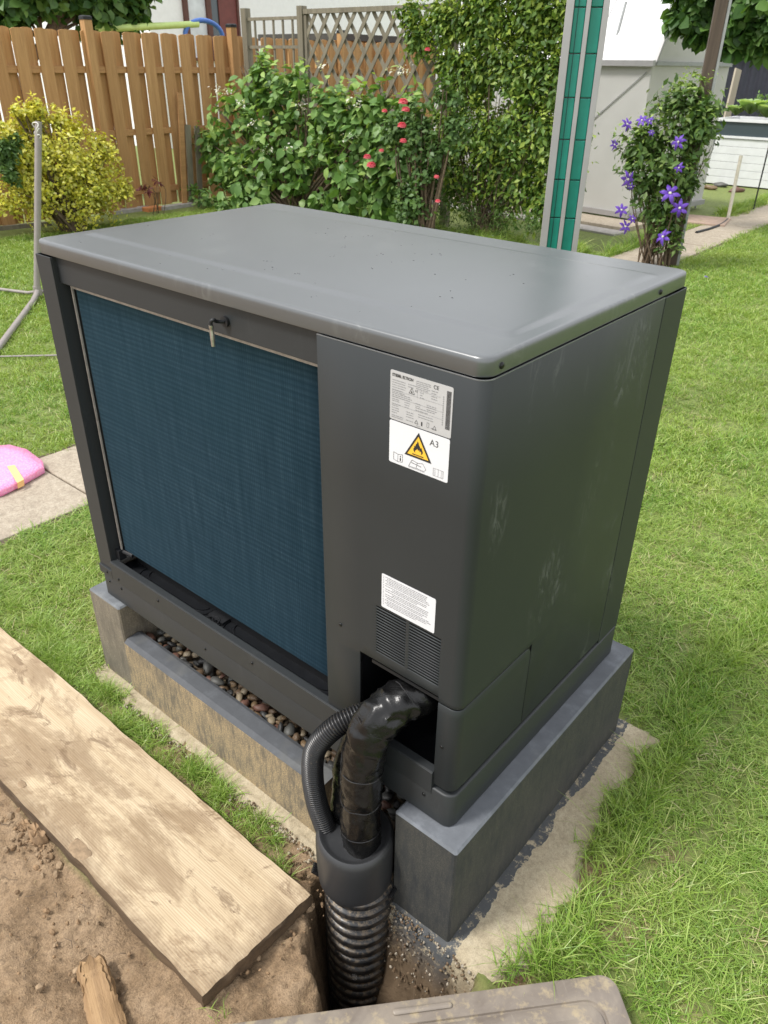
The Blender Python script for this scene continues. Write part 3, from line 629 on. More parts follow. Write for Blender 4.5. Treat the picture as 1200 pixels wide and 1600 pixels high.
def stroke(mb, pts, w_, y=-.0011, close=False):
    if close: pts = pts+[pts[0]]
    for (a, b_) in zip(pts[:-1], pts[1:]):
        d = Vector((b_[0]-a[0], b_[1]-a[1])); 
        if d.length < 1e-6: continue
        n_ = Vector((-d.y, d.x)).normalized()*w_/2; e = d.normalized()*w_*.4
        flat(mb, [(a[0]-n_.x-e.x, a[1]-n_.y-e.y), (b_[0]-n_.x+e.x, b_[1]-n_.y+e.y), (b_[0]+n_.x+e.x, b_[1]+n_.y+e.y), (a[0]+n_.x-e.x, a[1]+n_.y-e.y)], y)
def words(mb, x0, x1, z, h, y=-.0010, seed=0):
    r_ = random.Random(seed); x = x0
    while x < x1-.001:
        w_ = min(r_.uniform(.002, .008), x1-x); flat(mb, [(x, z), (x+w_, z), (x+w_, z+h), (x, z+h)], y); x += w_+.0011
LX0, LX1, LZ0, LZ1 = 1.091, 1.2135, .8765, .960
p1 = plate('rating_label', LX0, LX1, LZ0, LZ1, M['label_silver'], 'silver rating plate with small print, symbols and a barcode')
text('STIEBEL ELTRON', LX0+.004, LZ1-.0095, .0066, M['ink'], p1, bold=.00022, sx=.86)
text('CE', LX0+.0855, LZ1-.0105, .0085, M['ink'], p1, bold=.0001)
b = MB()
for i in range(34):
    z = LZ0+.0135+i*.00185; 
    flat(b, [(LX1-.0115, z), (LX1-.0030, z), (LX1-.0030, z+.0013), (LX1-.0115, z+.0013)])
b.build('barcode', M['ink'], p1)
b = MB(); rw = random.Random(3)
for (x0, x1, zs_) in ((.004, .034, [15, 19, 23, 27]), (.004, .030, [31, 34.5]), (.036, .052, [15, 19]), (.052, .082, [6, 9, 12, 15, 18]), (.060, .070, [23, 27, 31]), (.082, .098, [14, 18, 23, 27]), (.004, .045, [37, 40, 43]), (.004, .022, [47, 50, 55, 58]), (.030, .044, [47, 51, 55]), (.052, .066, [43, 47]), (.074, .096, [40, 43, 47, 50]), (.052, .078, [50, 54]), (.004, .02, [62, 66, 70]), (.034, .052, [62, 66, 70]), (.058, .09, [60, 64]), (.004, .03, [75, 78]), (.034, .052, [76]), (.055, .068, [80]), (.084, .1, [76])):
    for q in zs_: words(b, LX0+x0, LX0+x1-rw.uniform(0, .006), LZ1-q/1000-.0013, .0010, seed=int(q*7+x0*1e4))
for q in (33.5, 45, 57): stroke(b, [(LX0+.004, LZ1-q/1000+.0008), (LX0+.104, LZ1-q/1000+.0008)], .0003)
stroke(b, [(LX0+.055, LZ1-.0335), (LX0+.055, LZ1-.021), (LX0+.100, LZ1-.021)], .0003)
for k in range(14): words(b, LX0+.1045, LX0+.1062, LZ1-.02-k*.0035, .002, seed=k)
b.build('small_print', M['ink_grey'], p1)
tri = lambda cx, cz, s_: [(cx-s_, cz), (cx+s_, cz), (cx, cz+s_*1.75)]
def sym(*polys):
    for q in polys:
        b_ = MB(); q(b_); b_.build('symbol', M['ink'], p1)
sym(lambda b: stroke(b, tri(LX0+.044, LZ1-.030, .0055), .0007, close=True), lambda b: flat(b, [(LX0+.0425, LZ1-.0285), (LX0+.0455, LZ1-.0285), (LX0+.044, LZ1-.0245)], -.0012),
    lambda b: stroke(b, tri(LX0+.055, LZ0+.006, .0035), .0006, close=True), lambda b: flat(b, [(LX0+.0645, LZ0+.005), (LX0+.067, LZ0+.005), (LX0+.067, LZ0+.012), (LX0+.0645, LZ0+.012)]),
    lambda b: stroke(b, [(LX0+.076, LZ0+.006), (LX0+.080, LZ0+.006), (LX0+.080, LZ0+.014), (LX0+.076, LZ0+.014)], .0004, close=True), lambda b: stroke(b, [(LX0+.087, LZ0+.006), (LX0+.0945, LZ0+.006), (LX0+.091, LZ0+.0125)], .0006, close=True))
text('A3', LX0+.050, LZ1-.025, .005, M['ink'], p1)
QX0, QX1, QZ0, QZ1 = 1.091, 1.2125, .7985, .8745
p2 = plate('warning_label', QX0, QX1, QZ0, QZ1, M['label_white'], 'white warning sticker with yellow fire triangle and A3 lettering')
cx = (QX0+QX1)/2+.0; by, ty = QZ0+.0235, QZ1-.006; hw = (ty-by)*.60
def trip(g_): return [(cx-hw+g_*1.73, by+g_), (cx+hw-g_*1.73, by+g_), (cx, ty-g_*2)]
b = MB(); flat(b, trip(0), -.0010); b.build('triangle_border', M['ink'], p2)
b = MB(); flat(b, trip(.0036), -.0012); b.build('triangle_field', M['warn_yellow'], p2)
fl = [(-.30, .02), (-.46, .16), (-.50, .34), (-.40, .50), (-.44, .66), (-.30, .58), (-.26, .78), (-.12, .92), (-.10, 1.12), (.04, .98), (.10, .80), (.20, .70), (.24, .56), (.34, .66), (.42, .48), (.50, .34), (.48, .16), (.30, .02), (.34, .18), (.28, .34), (.18, .22), (.12, .42), (.0, .30), (-.06, .46), (-.18, .32), (-.30, .24)]
b = MB(); flat(b, [(cx+q*.0195, by+.0085+r_*.0205) for q, r_ in fl], -.0014); flat(b, [(cx-.0115, by+.0052), (cx+.0115, by+.0052), (cx+.0115, by+.0070), (cx-.0115, by+.0070)], -.0014)
b.build('flame_symbol', M['ink'], p2)
text('A3', QX1-.0385, QZ1-.0205, .0155, M['ink'], p2)
b = MB(); g1 = QZ0+.005
bx = QX0+.010; stroke(b, [(bx, g1+.002), (bx+.009, g1), (bx+.019, g1+.002), (bx+.019, g1+.0155), (bx+.009, g1+.0135), (bx, g1+.0155)], .0006, close=True); stroke(b, [(bx+.009, g1), (bx+.009, g1+.0135)], .0005); flat(b, [(bx+.0132, g1+.003), (bx+.0155, g1+.003), (bx+.0155, g1+.0085), (bx+.0132, g1+.0085)]); flat(b, [(bx+.0132, g1+.0098), (bx+.0155, g1+.0098), (bx+.0155, g1+.0120), (bx+.0132, g1+.0120)])
bx = QX0+.044; stroke(b, [(bx-.002, g1), (bx+.014, g1+.0005), (bx+.030, g1), (bx+.034, g1+.004), (bx+.027, g1+.013), (bx+.016, g1+.0105), (bx+.005, g1+.013)], .0006, close=True); stroke(b, [(bx+.016, g1+.0105), (bx+.014, g1+.0005)], .0005); stroke(b, [(bx+.004, g1+.008), (bx+.024, g1+.006)], .0009); stroke(b, [(bx-.002, g1-.0018), (bx+.014, g1-.0013), (bx+.032, g1-.0018)], .0004)
b.build('book_symbol', M['ink'], p2)
b = MB(); bx = QX1-.029; stroke(b, [(bx, g1), (bx+.020, g1), (bx+.020, g1+.013), (bx, g1+.013)], .0005, close=True); stroke(b, [(bx+.010, g1), (bx+.010, g1+.013)], .0005)
for q in (.002, .004, .016, .018): stroke(b, [(bx+q, g1+.0), (bx+q, g1+.0125)], .0003)
b.build('book_symbol', M['ink_grey'], p2)
TX0, TX1, TZ0, TZ1 = 1.0785, 1.2035, .4865, .563
p3 = plate('text_label', TX0, TX1, TZ0, TZ1, M['label_white'], 'white sticker filled with small grey lines of text above the vent')
b = MB(); k = 0; z = TZ1-.0055
for grp in (5, 3, 3, 2, 4):
    for q in range(grp):
        x0 = TX0+.004 if q == 0 or grp != 3 else TX0+.017
        words(b, TX0+.0035, TX0+.0058, z, .0011, seed=99+k); words(b, TX0+.009 if q % 2 == 0 else x0+.009, TX1-.008-rw.uniform(0, .035 if q == grp-1 else .012), z, .0014, seed=200+k); z -= .0036; k += 1
    z -= .0012
b.build('small_print', M['ink_grey'], p3)

# ------------------------------------------------------------ pipes
PX_, PY_ = 1.070, -.072
pr_ = MB(); n = 260; pts = [(PX_+.010, PY_+.004, -.245-.62*i/n) for i in range(n+1)]
rib = 0.0365; rads = []; val = []
for i in range(n+1):
    ph = (.62*i/n % rib)/rib; prof_ = sstep(.0, .16, np.array(ph))*sstep(.74, .56, np.array(ph)); rads.append(.0735+.0105*float(prof_)); val.append(1-float(prof_))
pr_.tube(pts, rads, 48, True); 
pipe = pr_.build('corrugated_pipe', M['pipe'], smooth=75); tag(pipe, 'wide black corrugated duct pipe standing in the dirt hole with mud on its ribs', 'pipe')
ca = pipe.data.attributes.new('valley', 'FLOAT', 'POINT'); ca.data.foreach_set('value', np.repeat(np.array(val, np.float32), 48))
cp = MB(); prf = [(.0, -.132), (.030, -.117), (.062, -.116), (.070, -.113), (.075, -.107), (.080, -.105), (.086, -.111), (.0885, -.122), (.089, -.15), (.0885, -.19), (.0875, -.225), (.086, -.250), (.083, -.258), (.074, -.262)]
prf = prf[1:]
cp.rings([[(PX_+r_*math.cos(a_), PY_+r_*math.sin(a_), z_+.004*math.sin(2*a_)) for a_ in [2*math.pi*k/48 for k in range(48)]] for r_, z_ in prf], True, False)
cap = cp.build('pipe_cap', M['cap'], pipe, smooth=60)
for ang in (R(212), R(12)):
    Mx = Matrix.Translation((PX_+.082*math.cos(ang), PY_+.082*math.sin(ang), -.268)) @ Matrix.Rotation(ang, 4, 'Z') @ Matrix.Rotation(R(-35), 4, 'Y')
    b = MB().box(0, .024, -.013, .013, -.004, .003, Mx)
    for q in (-.010, -.005, 0, .005, .010): b.box(.004, .023, q-.0012, q+.0012, .003, .0055, Mx)
    b.build('cap_tab', M['hose'], pipe, bevel=.001)
mk = MB()
cu = text('G B5', 0, 0, .014, M['label_silver'], pipe, y=0); 
cu.name = 'printed_marking'
ang = math.atan2(CAM.y-PY_, CAM.x-PX_)-.12; cu.matrix_local = Matrix.Translation((PX_+.010+.0838*math.cos(ang), PY_+.004+.0838*math.sin(ang), -.545)) @ Matrix.Rotation(ang+math.pi/2, 4, 'Z') @ Matrix.Rotation(R(-90), 4, 'Y') 
# insulated, tape wrapped pipes
def taped(path, r0, name, label, seed, n=150, seg=40):
    pts = spline(path, n); P_ = pts
    def dsp(i, k, a):
        p = P_[i]; t_ = i/n; q = Vector((math.cos(a)*1.6, math.sin(a)*1.6, t_*9+seed)); 
        f = .0035*noise.noise(q*1.3)+.0022*noise.noise(q*3.1)
        rg_ = 1-abs(noise.noise(Vector((math.cos(a)*2.2, math.sin(a)*2.2, t_*14+seed*2))))*5; f += .0016*max(0, rg_)
        sp = ((t_*5.0+a/(2*math.pi)*1.0+.15*noise.noise(q)) % 1); f += .0028*((1-sp) if sp < .88 else (sp-.88)/.12*.88+.12*(1-sp))
        bend = math.exp(-((t_-.62)/.14)**2); f += bend*.0065*max(0, 1-abs(noise.noise(Vector((math.cos(a)*1.2, math.sin(a)*1.2, t_*22+seed*3))))*4)
        return f
    b_ = MB().tube(pts, r0, seg, True, dsp); o_ = b_.build(name, M['tape'], smooth=60); tag(o_, label, 'pipe'); 
    return o_, pts
o1, p1_ = taped([(1.092, -.075, -.165), (1.089, -.074, -.07), (1.090, -.072, .05), (1.092, -.068, .14), (1.100, -.052, .215), (1.122, -.008, .262), (1.150, .055, .275), (1.175, .14, .270), (1.19, .24, .26)], .041, 'insulated_pipe', 'thick pipe wrapped in shiny black tape, bending from the cap into the unit opening', 2.0)
o2, p2_ = taped([(1.022, -.045, -.15), (1.020, -.038, -.04), (1.024, -.025, .06), (1.045, .01, .15), (1.07, .08, .18), (1.09, .2, .18)], .036, 'insulated_pipe', 'thinner black taped pipe half hidden between the ribbed hose and the thick wrapped pipe', 6.0, 110, 32)
# tape seams: crisp overlapping edges wound round
for (i, tilt) in ((20, .25), (40, -.15), (58, .3), (84, -.3), (100, .45)):
    c = p1_[i]; T_ = (p1_[i+1]-p1_[i-1]).normalized(); X_ = T_.orthogonal().normalized(); Y_ = T_.cross(X_)
    ring = []
    for q in range(41):
        a_ = 2*math.pi*q/40; ring.append(c+X_*math.cos(a_)*.0445+Y_*math.sin(a_)*.0445+T_*(.014*tilt*math.cos(a_+i)+.004*noise.noise((math.cos(a_)*2, math.sin(a_)*2, i))))
    MB().tube(ring, .0010, 5, False).build('tape_edge', M['hose'], o1, smooth=60)
def hose(path, r, name, label, pitch=.0062, n_per=6, cat='hose', amp=.0034):
    Ln = sum((Vector(a)-Vector(b_)).length for a, b_ in zip(path[:-1], path[1:])); n_ = int(Ln*1.05/pitch*n_per); pts = spline(path, n_)
    rs = [r+amp*(.5-.5*math.cos(2*math.pi*i/n_per))**.6-amp for i in range(n_+1)]
    o_ = MB().tube(pts, rs, 20, True).build(name, M['hose'], smooth=80); tag(o_, label, cat); return o_
hose([(1.020, -.100, -.150), (1.002, -.102, -.105), (.984, -.104, -.045), (.973, -.102, .03), (.978, -.096, .105), (1.006, -.080, .165), (1.035, -.045, .198), (1.07, .02, .20), (1.10, .12, .19)], .0245, 'ribbed_hose', 'black ribbed drain hose curving out of the unit opening down beside the taped pipe')
MB().tube([(1.026, -.098, -.160), (1.010, -.101, -.126)], .0262, 20).build('hose_collar', M['cap'], pipe, smooth=40)
hose([(1.20, .09, .24), (1.17, .14, .25), (1.14, .2, .22)], .016, 'ribbed_hose', 'short piece of ribbed hose inside the dark service opening of the unit', cat='hose')

# ------------------------------------------------------------ plank
def plank():
    LBL = ('long weathered pine plank with muddy stains lying beside the kerb stones', 'plank'); MBP = MB()
    nx, ny = 190, 26; Lp, Wp, T = 1.285, .304, .045; L0 = -1.1
    V_ = []; top = {}
    for i in range(nx+1):
        for j in range(ny+1):
            x = L0+(Lp-L0)*i/nx; yy = (j/ny-.5)*Wp
            e0 = .006*noise.noise((x*3, 1, 0))+.0035*noise.noise((x*15, 2, 0)); e1 = .008*noise.noise((x*2.2, 5, 0))+.003*noise.noise((x*14, 7, 0))
            y = yy+(e0 if j == 0 else 0)*1+(e1 if j == ny else 0)
            xx = x+(.010*(yy/Wp+.5)-.004 if i == nx else 0)+(.004*noise.noise((yy*40, 3, 1)) if i == nx else 0)
            z = T+.0010*noise.noise((x*4, y*60, 2))-.001*(abs(j-ny/2) > ny/2-1)
            if i == nx or i == 0: z -= .003
            V_.append((xx, y, z))
    idx = lambda i, j: i*(ny+1)+j
    MBP.add(V_, [(idx(i, j), idx(i+1, j), idx(i+1, j+1), idx(i, j+1)) for i in range(nx) for j in range(ny)]); MBP.cur = 1
    loop = [idx(i, 0) for i in range(nx+1)]+[idx(nx, j) for j in range(1, ny+1)]+[idx(i, ny) for i in range(nx-1, -1, -1)]+[idx(0, j) for j in range(ny-1, 0, -1)]
    rings = []
    for q, zz in enumerate((1.0, .86, .62, .4, .18, 0)):
        ring = []
        for m_, li in enumerate(loop):
            x, y, z = V_[li]; k_ = 0 if q == 0 else .0028; nn = noise.noise((x*18, y*18+q*3, q*1.7))*k_*1.8
            sx_ = (1 if li >= idx(nx, 0) else 0); ring.append((x+(nn if sx_ else 0)+(.0012 if q else 0)*sx_, y+(nn-k_*(.6 if y < 0 else -.6))*(0 if sx_ and abs(y) < .14 else 1), z*zz if q else z))
        rings.append(ring)
    MBP.rings(rings, False, False); O = MBP.build('wooden_plank', [M['plank'], M['plank_side']], smooth=35); O.location = (-.27, -.322, G); tag(O, *LBL)
    return O
plank()
# dried mud cake and chips on the plank
def blob_patch(name, cx_, cy_, rx_, ry_, z_, h_, mat, seed, label, cat):
    n_ = 40; rings = []
    for f_, hz_ in ((1, 0), (.96, .7), (.8, 1), (.4, .85), (.05, .9)):
        rings.append([(cx_+rx_*f_*math.cos(a_)*(1+.35*noise.noise((math.cos(a_)*1.5, math.sin(a_)*1.5, seed))+.12*noise.noise((math.cos(a_)*5, math.sin(a_)*5, seed))), cy_+ry_*f_*math.sin(a_)*(1+.35*noise.noise((math.cos(a_)*1.5, math.sin(a_)*1.5, seed+4))), z_+h_*hz_*(1+.3*noise.noise((a_*2, f_*4, seed)))) for a_ in [2*math.pi*k/n_ for k in range(n_)]])
    o_ = MB().rings(rings, False, True).build(name, mat, smooth=50); tag(o_, label, cat); return o_
q = px(125, 1325, z=G+.05); blob_patch('mud_cake', q.x, q.y, .040, .020, G+.0435, .0022, M['mudcake'], 3, 'flat cake of dried mud stuck on the lower edge of the plank', 'mud')
q = px(34, 1223, z=G+.05); blob_patch('mud_cake', q.x, q.y, .017, .009, G+.0435, .003, M['mudcake'], 8, 'small square chip of dried mud at the left edge of the plank', 'mud')
# soil heap by the plank
for sx_, u_, v_, r_ in ((1, 60, 1305, .035), (2, 40, 1290, .02)):
    q = px(u_, v_, z=G); blob_patch('soil_clod', q.x, q.y, r_, r_*.6, G-.012, .028*r_/.03, clodm, 11+sx_, ('dark crumbly soil lump lying against the plank edge' if sx_ == 1 else 'smaller soil lump left of the crumbly one by the plank'), 'soil')
# broken chunk of wood
def chunk():
    a = px(141, 1500, z=G+.02); c = Vector((1.02, -.665, G+.02)); d = (c-a); d.z = 0; L_ = d.length; ang = math.atan2(d.y, d.x)
    b = MB(); rings = []; n_ = 26
    for i in range(n_+1):
        t_ = i/n_; ring = []; wdt = .036*(.75+.35*t_)*(.85 if i == 0 else 1); 
        for k in range(20):
            a_ = 2*math.pi*k/20; c_, s_ = math.cos(a_), math.sin(a_)
            y = math.copysign(abs(c_)**.5, c_)*wdt; z = math.copysign(abs(s_)**.6, s_)*.020+.020
            nn = noise.noise((t_*7, c_*2.2, s_*2.2)); n5 = noise.noise((t_*22, c_*6, s_*6)); y += nn*.008+n5*.005; z += (nn*.004+n5*.004)*(s_ > -.3)
            if z > .03 and abs(c_) < .9: z -= .007*max(0, 1-abs(noise.noise((t_*1.6, c_*7, 5)))*6)
            ring.append((t_*L_+(.022*noise.noise((k*.9, 3, 1)) if i == 0 else 0), y, max(z, .0)))
        rings.append(ring)
    o_ = b.rings(rings, True, True).build('wood_chunk', M['chunk'], smooth=30); o_.location = (a.x, a.y, G-.008); o_.rotation_euler = (0, 0, ang)
    tag(o_, 'broken rotten piece of wood lying on bare soil below the plank', 'wood')
chunk()

b = MB()
for i in range(46):
    x, y = random.uniform(-.2, 1.05), random.uniform(-.9, -.50); a_ = random.uniform(0, 3.1); l_ = random.uniform(.008, .035); z = G+.002+.006*random.random()
    b.tube([(x, y, z), (x+math.cos(a_)*l_*.5, y+math.sin(a_)*l_*.5, z+.004), (x+math.cos(a_+.4)*l_, y+math.sin(a_+.4)*l_, z)], .0009, 5)
o_ = b.build('root_bits', M['bark']); tag(o_, 'thin dark root bits and twigs scattered over the bare soil', 'roots', kind='stuff')
for (u, v, m_, lb) in ((452, 1207, 'redl', 'small dark red fallen leaf at the foot of the sandy kerb stone'), (1100, 432, 'purple', 'fallen purple petal on the lawn right of the flowering post')):
    q = px(u, v, z=G+.03); o_ = bpy.data.objects.new('fallen_leaf', npmesh('fallen_leaf', LEAF8_[0]*(.028 if v > 1000 else .07), LEAF8_[1], M[m_])); link(o_); o_.location = (q.x, q.y, G+.028); o_.rotation_euler = (.3, .2, 1.0); tag(o_, lb, 'leaf')
# ------------------------------------------------------------ storage box lid at the bottom edge
zl = -.255
A = Vector((1.088, -.482, zl)); B = Vector((1.615, .098, zl)); d = (B-A).normalized(); ang = math.atan2(d.y, d.x)
O = empty('box_lid', (A.x, A.y, zl), ang, 'dirty brown plastic storage box lid lying over the hole at the near edge', 'box lid')
LW, LD = (B-A).length+.02, .56
def lr(i, z, r): return [(p[0], p[1]-LD, p[2]) for p in rrect(-.012+i, LW-i, i, LD-i, r, z, 6)]
b = MB().rings([lr(.004, -.040, .03), lr(0, -.036, .034), lr(0, -.008, .034), lr(.003, -.002, .032), lr(.008, 0, .03), lr(.047, 0, .034), lr(.049, -.0035, .034), lr(.054, -.0035, .034), lr(.058, .0065, .034), lr(.064, .0085, .032), lr(.084, .0085, .03), lr(.089, .002, .03), lr(.2, .002, .02)], False, True)
b.build('lid_panel', M['boxlid'], O, smooth=35)
b = MB(); hx0, hx1 = .335, .455; b.rings([[(p[0], p[1], z_) for p in rrect(hx0+i_, hx1-i_, -.030+i_, -.018-i_, .0055-i_*.9, 0, 4)] for i_, z_ in ((0, -.001), (0, .004), (.0015, .0055), (.003, .006))], False, True)
b.build('latch_ridge', M['boxlid'], O, smooth=40)

# ------------------------------------------------------------ foam sheet on the path
pts = [(-1.366-.05, .287-.25), (-1.366, .287), (-1.376, .366), (-1.433, .528), (-1.50, .560), (-1.672, .573), (-1.783, .543), (-1.86, .45), (-1.95, 0.0)]
O = empty('foam_sheet', (-1.6, .4, G+.012), 0, 'folded pink bubble wrap sheet with yellow tape lying on the concrete path', 'packaging')
def loopz(s_, z_): return [(-.03+(x+1.6+.03)*s_, (y-.4+.05)*s_-.05, z_+.006*noise.noise((x*9, y*9, z_*30))) for x, y in pts]
MB().rings([loopz(.985, 0), loopz(1, .006), loopz(1.0, .026), loopz(.985, .034), loopz(.7, .039), loopz(.3, .041)], True, True).build('sheet', M['foam'], O, smooth=70)
MB().add([(.058, .009, .0455), (.072, .039, .0455), (.230, .000, .040), (.238, -.036, .039), (.240, -.040, .012), (.234, -.006, .012)], [(0, 3, 2, 1), (3, 4, 5, 2)]).build('tape_strip', M['tapey'], O)

# ------------------------------------------------------------ aluminium mast
mp = Vector((-.035, 2.65, G)); ma = math.atan2(CAM.y-mp.y, CAM.x-mp.x)+math.pi/2
O = empty('mast', mp, ma, 'tall aluminium mast with two green plastic infill strips behind the unit', 'mast')
# local: x across, -y toward the camera
H_ = 3.2; b = MB()
for x0, x1 in ((-.0925, -.059), (-.008, .0115), (.062, .088)): b.box(x0, x1, -.03, .045, 0, H_)
b.box(-.0925, .088, .020, .045, 0.0, H_).build('rail', M['alu'], O, bevel=.002)
for x0, x1 in ((-.059, -.008), (.0115, .062)):
    z = .04
    while z < H_-.17:
        sg = MB(); sg.box(x0+.001, x1-.001, -.006, .019, z, z+.166)
        sg.build('green_segment', M['green'], O, bevel=.003); z += .170
MB().box(-.0405, -.0385, -.009, -.004, .02, H_).build('cable', M['black'], O)

# ------------------------------------------------------------ pole with folding tripod legs at left
q = px(59, 455, z=G+.06); top = px(60, 190, hd=math.hypot(q.x-CAM.x, q.y-CAM.y))
O = empty('ground_pole', (q.x, q.y, G), 0, 'slim taupe metal pole with bent tripod foot standing in the left lawn', 'pole')
hgt = top.z-G
lean = Vector((top.x-q.x, top.y-q.y, 0)); MB().tube([(0, 0, .09), (lean.x, lean.y, hgt)], .0255, 14).build('tube', M['polegrey'], O, smooth=50)
MB().tube([(0, 0, .03), (0, 0, .10)], .031, 14).build('joint', M['polegrey'], O, smooth=50)
for tx, ty in ((1.35, -1.10), (-.9, -.28), (.15, 1.2)):
    MB().tube([(0, 0, .065), (tx*.04, ty*.04, .05), (tx*.12, ty*.12, .035), (tx, ty, .022)], .022 if tx > 1 else .013, 10).build('leg', M['polegrey'], O, smooth=50)
b = MB(); 
for k in range(3):
    c_ = lean+Vector((.0, -.028, hgt-.03-.04*k)); b.tube([c_+Vector((.032*math.cos(a_), .01*math.sin(a_*2)-.0, .026*math.sin(a_+k))) for a_ in [2*math.pi*j/14 for j in range(15)]], .004, 6, False)
b.build('cord_knot', M['rope'], O, smooth=60)
a_, b_ = px(0, 557, z=G+.02), px(90, 555, z=G+.02)
MB().tube([a_, b_], .006, 6).build('ground_rod', M['polegrey']); tag(bpy.data.objects['ground_rod'], 'thin dark rod lying in the grass left of the unit', 'rod')

# ------------------------------------------------------------ foliage engine
LEAF8 = (np.array([(0, 0, 0), (.33, 0, .02), (.68, 0, .0), (1, 0, -.10), (.28, .26, .07), (.62, .24, .05), (.28, -.26, .07), (.62, -.24, .05)], float),
         np.array([(0, 6, 1), (0, 1, 4), (1, 6, 7), (1, 7, 2), (1, 2, 5), (1, 5, 4), (2, 7, 3), (2, 3, 5)]))
LEAF4 = (np.array([(0, 0, 0), (1, 0, -.08), (.45, 0, .0), (.42, .24, .06), (.42, -.24, .06)], float), np.array([(0, 4, 2), (0, 2, 3), (2, 4, 1), (2, 1, 3)]))
def frames(n, out, droop, jit):
    """random leaf frames: normal biased to out+up, axis roughly perpendicular and drooping"""
    nrm = out*.75+np.array([0, 0, .65])+rng.normal(0, jit, (n, 3)); nrm /= np.linalg.norm(nrm, axis=1)[:, None]
    ax = out*.4+rng.normal(0, 1, (n, 3))+np.array([0, 0, -droop]); ax -= nrm*np.sum(ax*nrm, 1)[:, None]; ax /= np.linalg.norm(ax, axis=1)[:, None]
    return ax, np.cross(nrm, ax), nrm
def leaves_mesh(name, pos, out, size, mat, tmpl=LEAF4, droop=.4, jit=.5, wid=1.0):
    n = len(pos); ax, sd_, nr = frames(n, out, droop, jit); s = size*(.45+.95*rng.random(n)**.8)
    T, F = tmpl; V_ = pos[:, None, :]+s[:, None, None]*(T[None, :, 0, None]*ax[:, None, :]+wid*T[None, :, 1, None]*sd_[:, None, :]+T[None, :, 2, None]*nr[:, None, :])
    return npmesh(name, V_.reshape(-1, 3), (F[None]+(np.arange(n)*len(T))[:, None, None]).reshape(-1, 3), mat)
def blob_points(blobs, n, clump=.0, shell=.35, zmin=G+.01):
    """points through the volume of several ellipsoids, gathered in uneven clumps"""
    wts = np.array([b[1]**2 for b in blobs]); wts /= wts.sum(); P_, O_ = [], []
    for (c, r, sy), w_ in zip(blobs, wts):
        k = max(4, int(n*w_)); nc = max(3, int(k/9))
        dc = rng.normal(0, 1, (nc, 3)); dc /= np.linalg.norm(dc, axis=1)[:, None]; rad = (1-shell*rng.random(nc)**1.3)*(1+.42*np.array([noise.noise(Vector(q*2.6)+Vector((c[0], c[1], c[2]))) for q in dc]))
        cc_ = dc*rad[:, None]; pick = rng.integers(0, nc, k); p = cc_[pick]+rng.normal(0, 1, (k, 3))*(.08+clump)
        o_ = p/np.maximum(1e-6, np.linalg.norm(p, axis=1))[:, None]
        P_.append(p*np.array([r, r*sy, r])+np.array(c)); O_.append(o_)
    P_ = np.concatenate(P_); O_ = np.concatenate(O_); m_ = P_[:, 2] > zmin; return P_[m_], O_[m_]
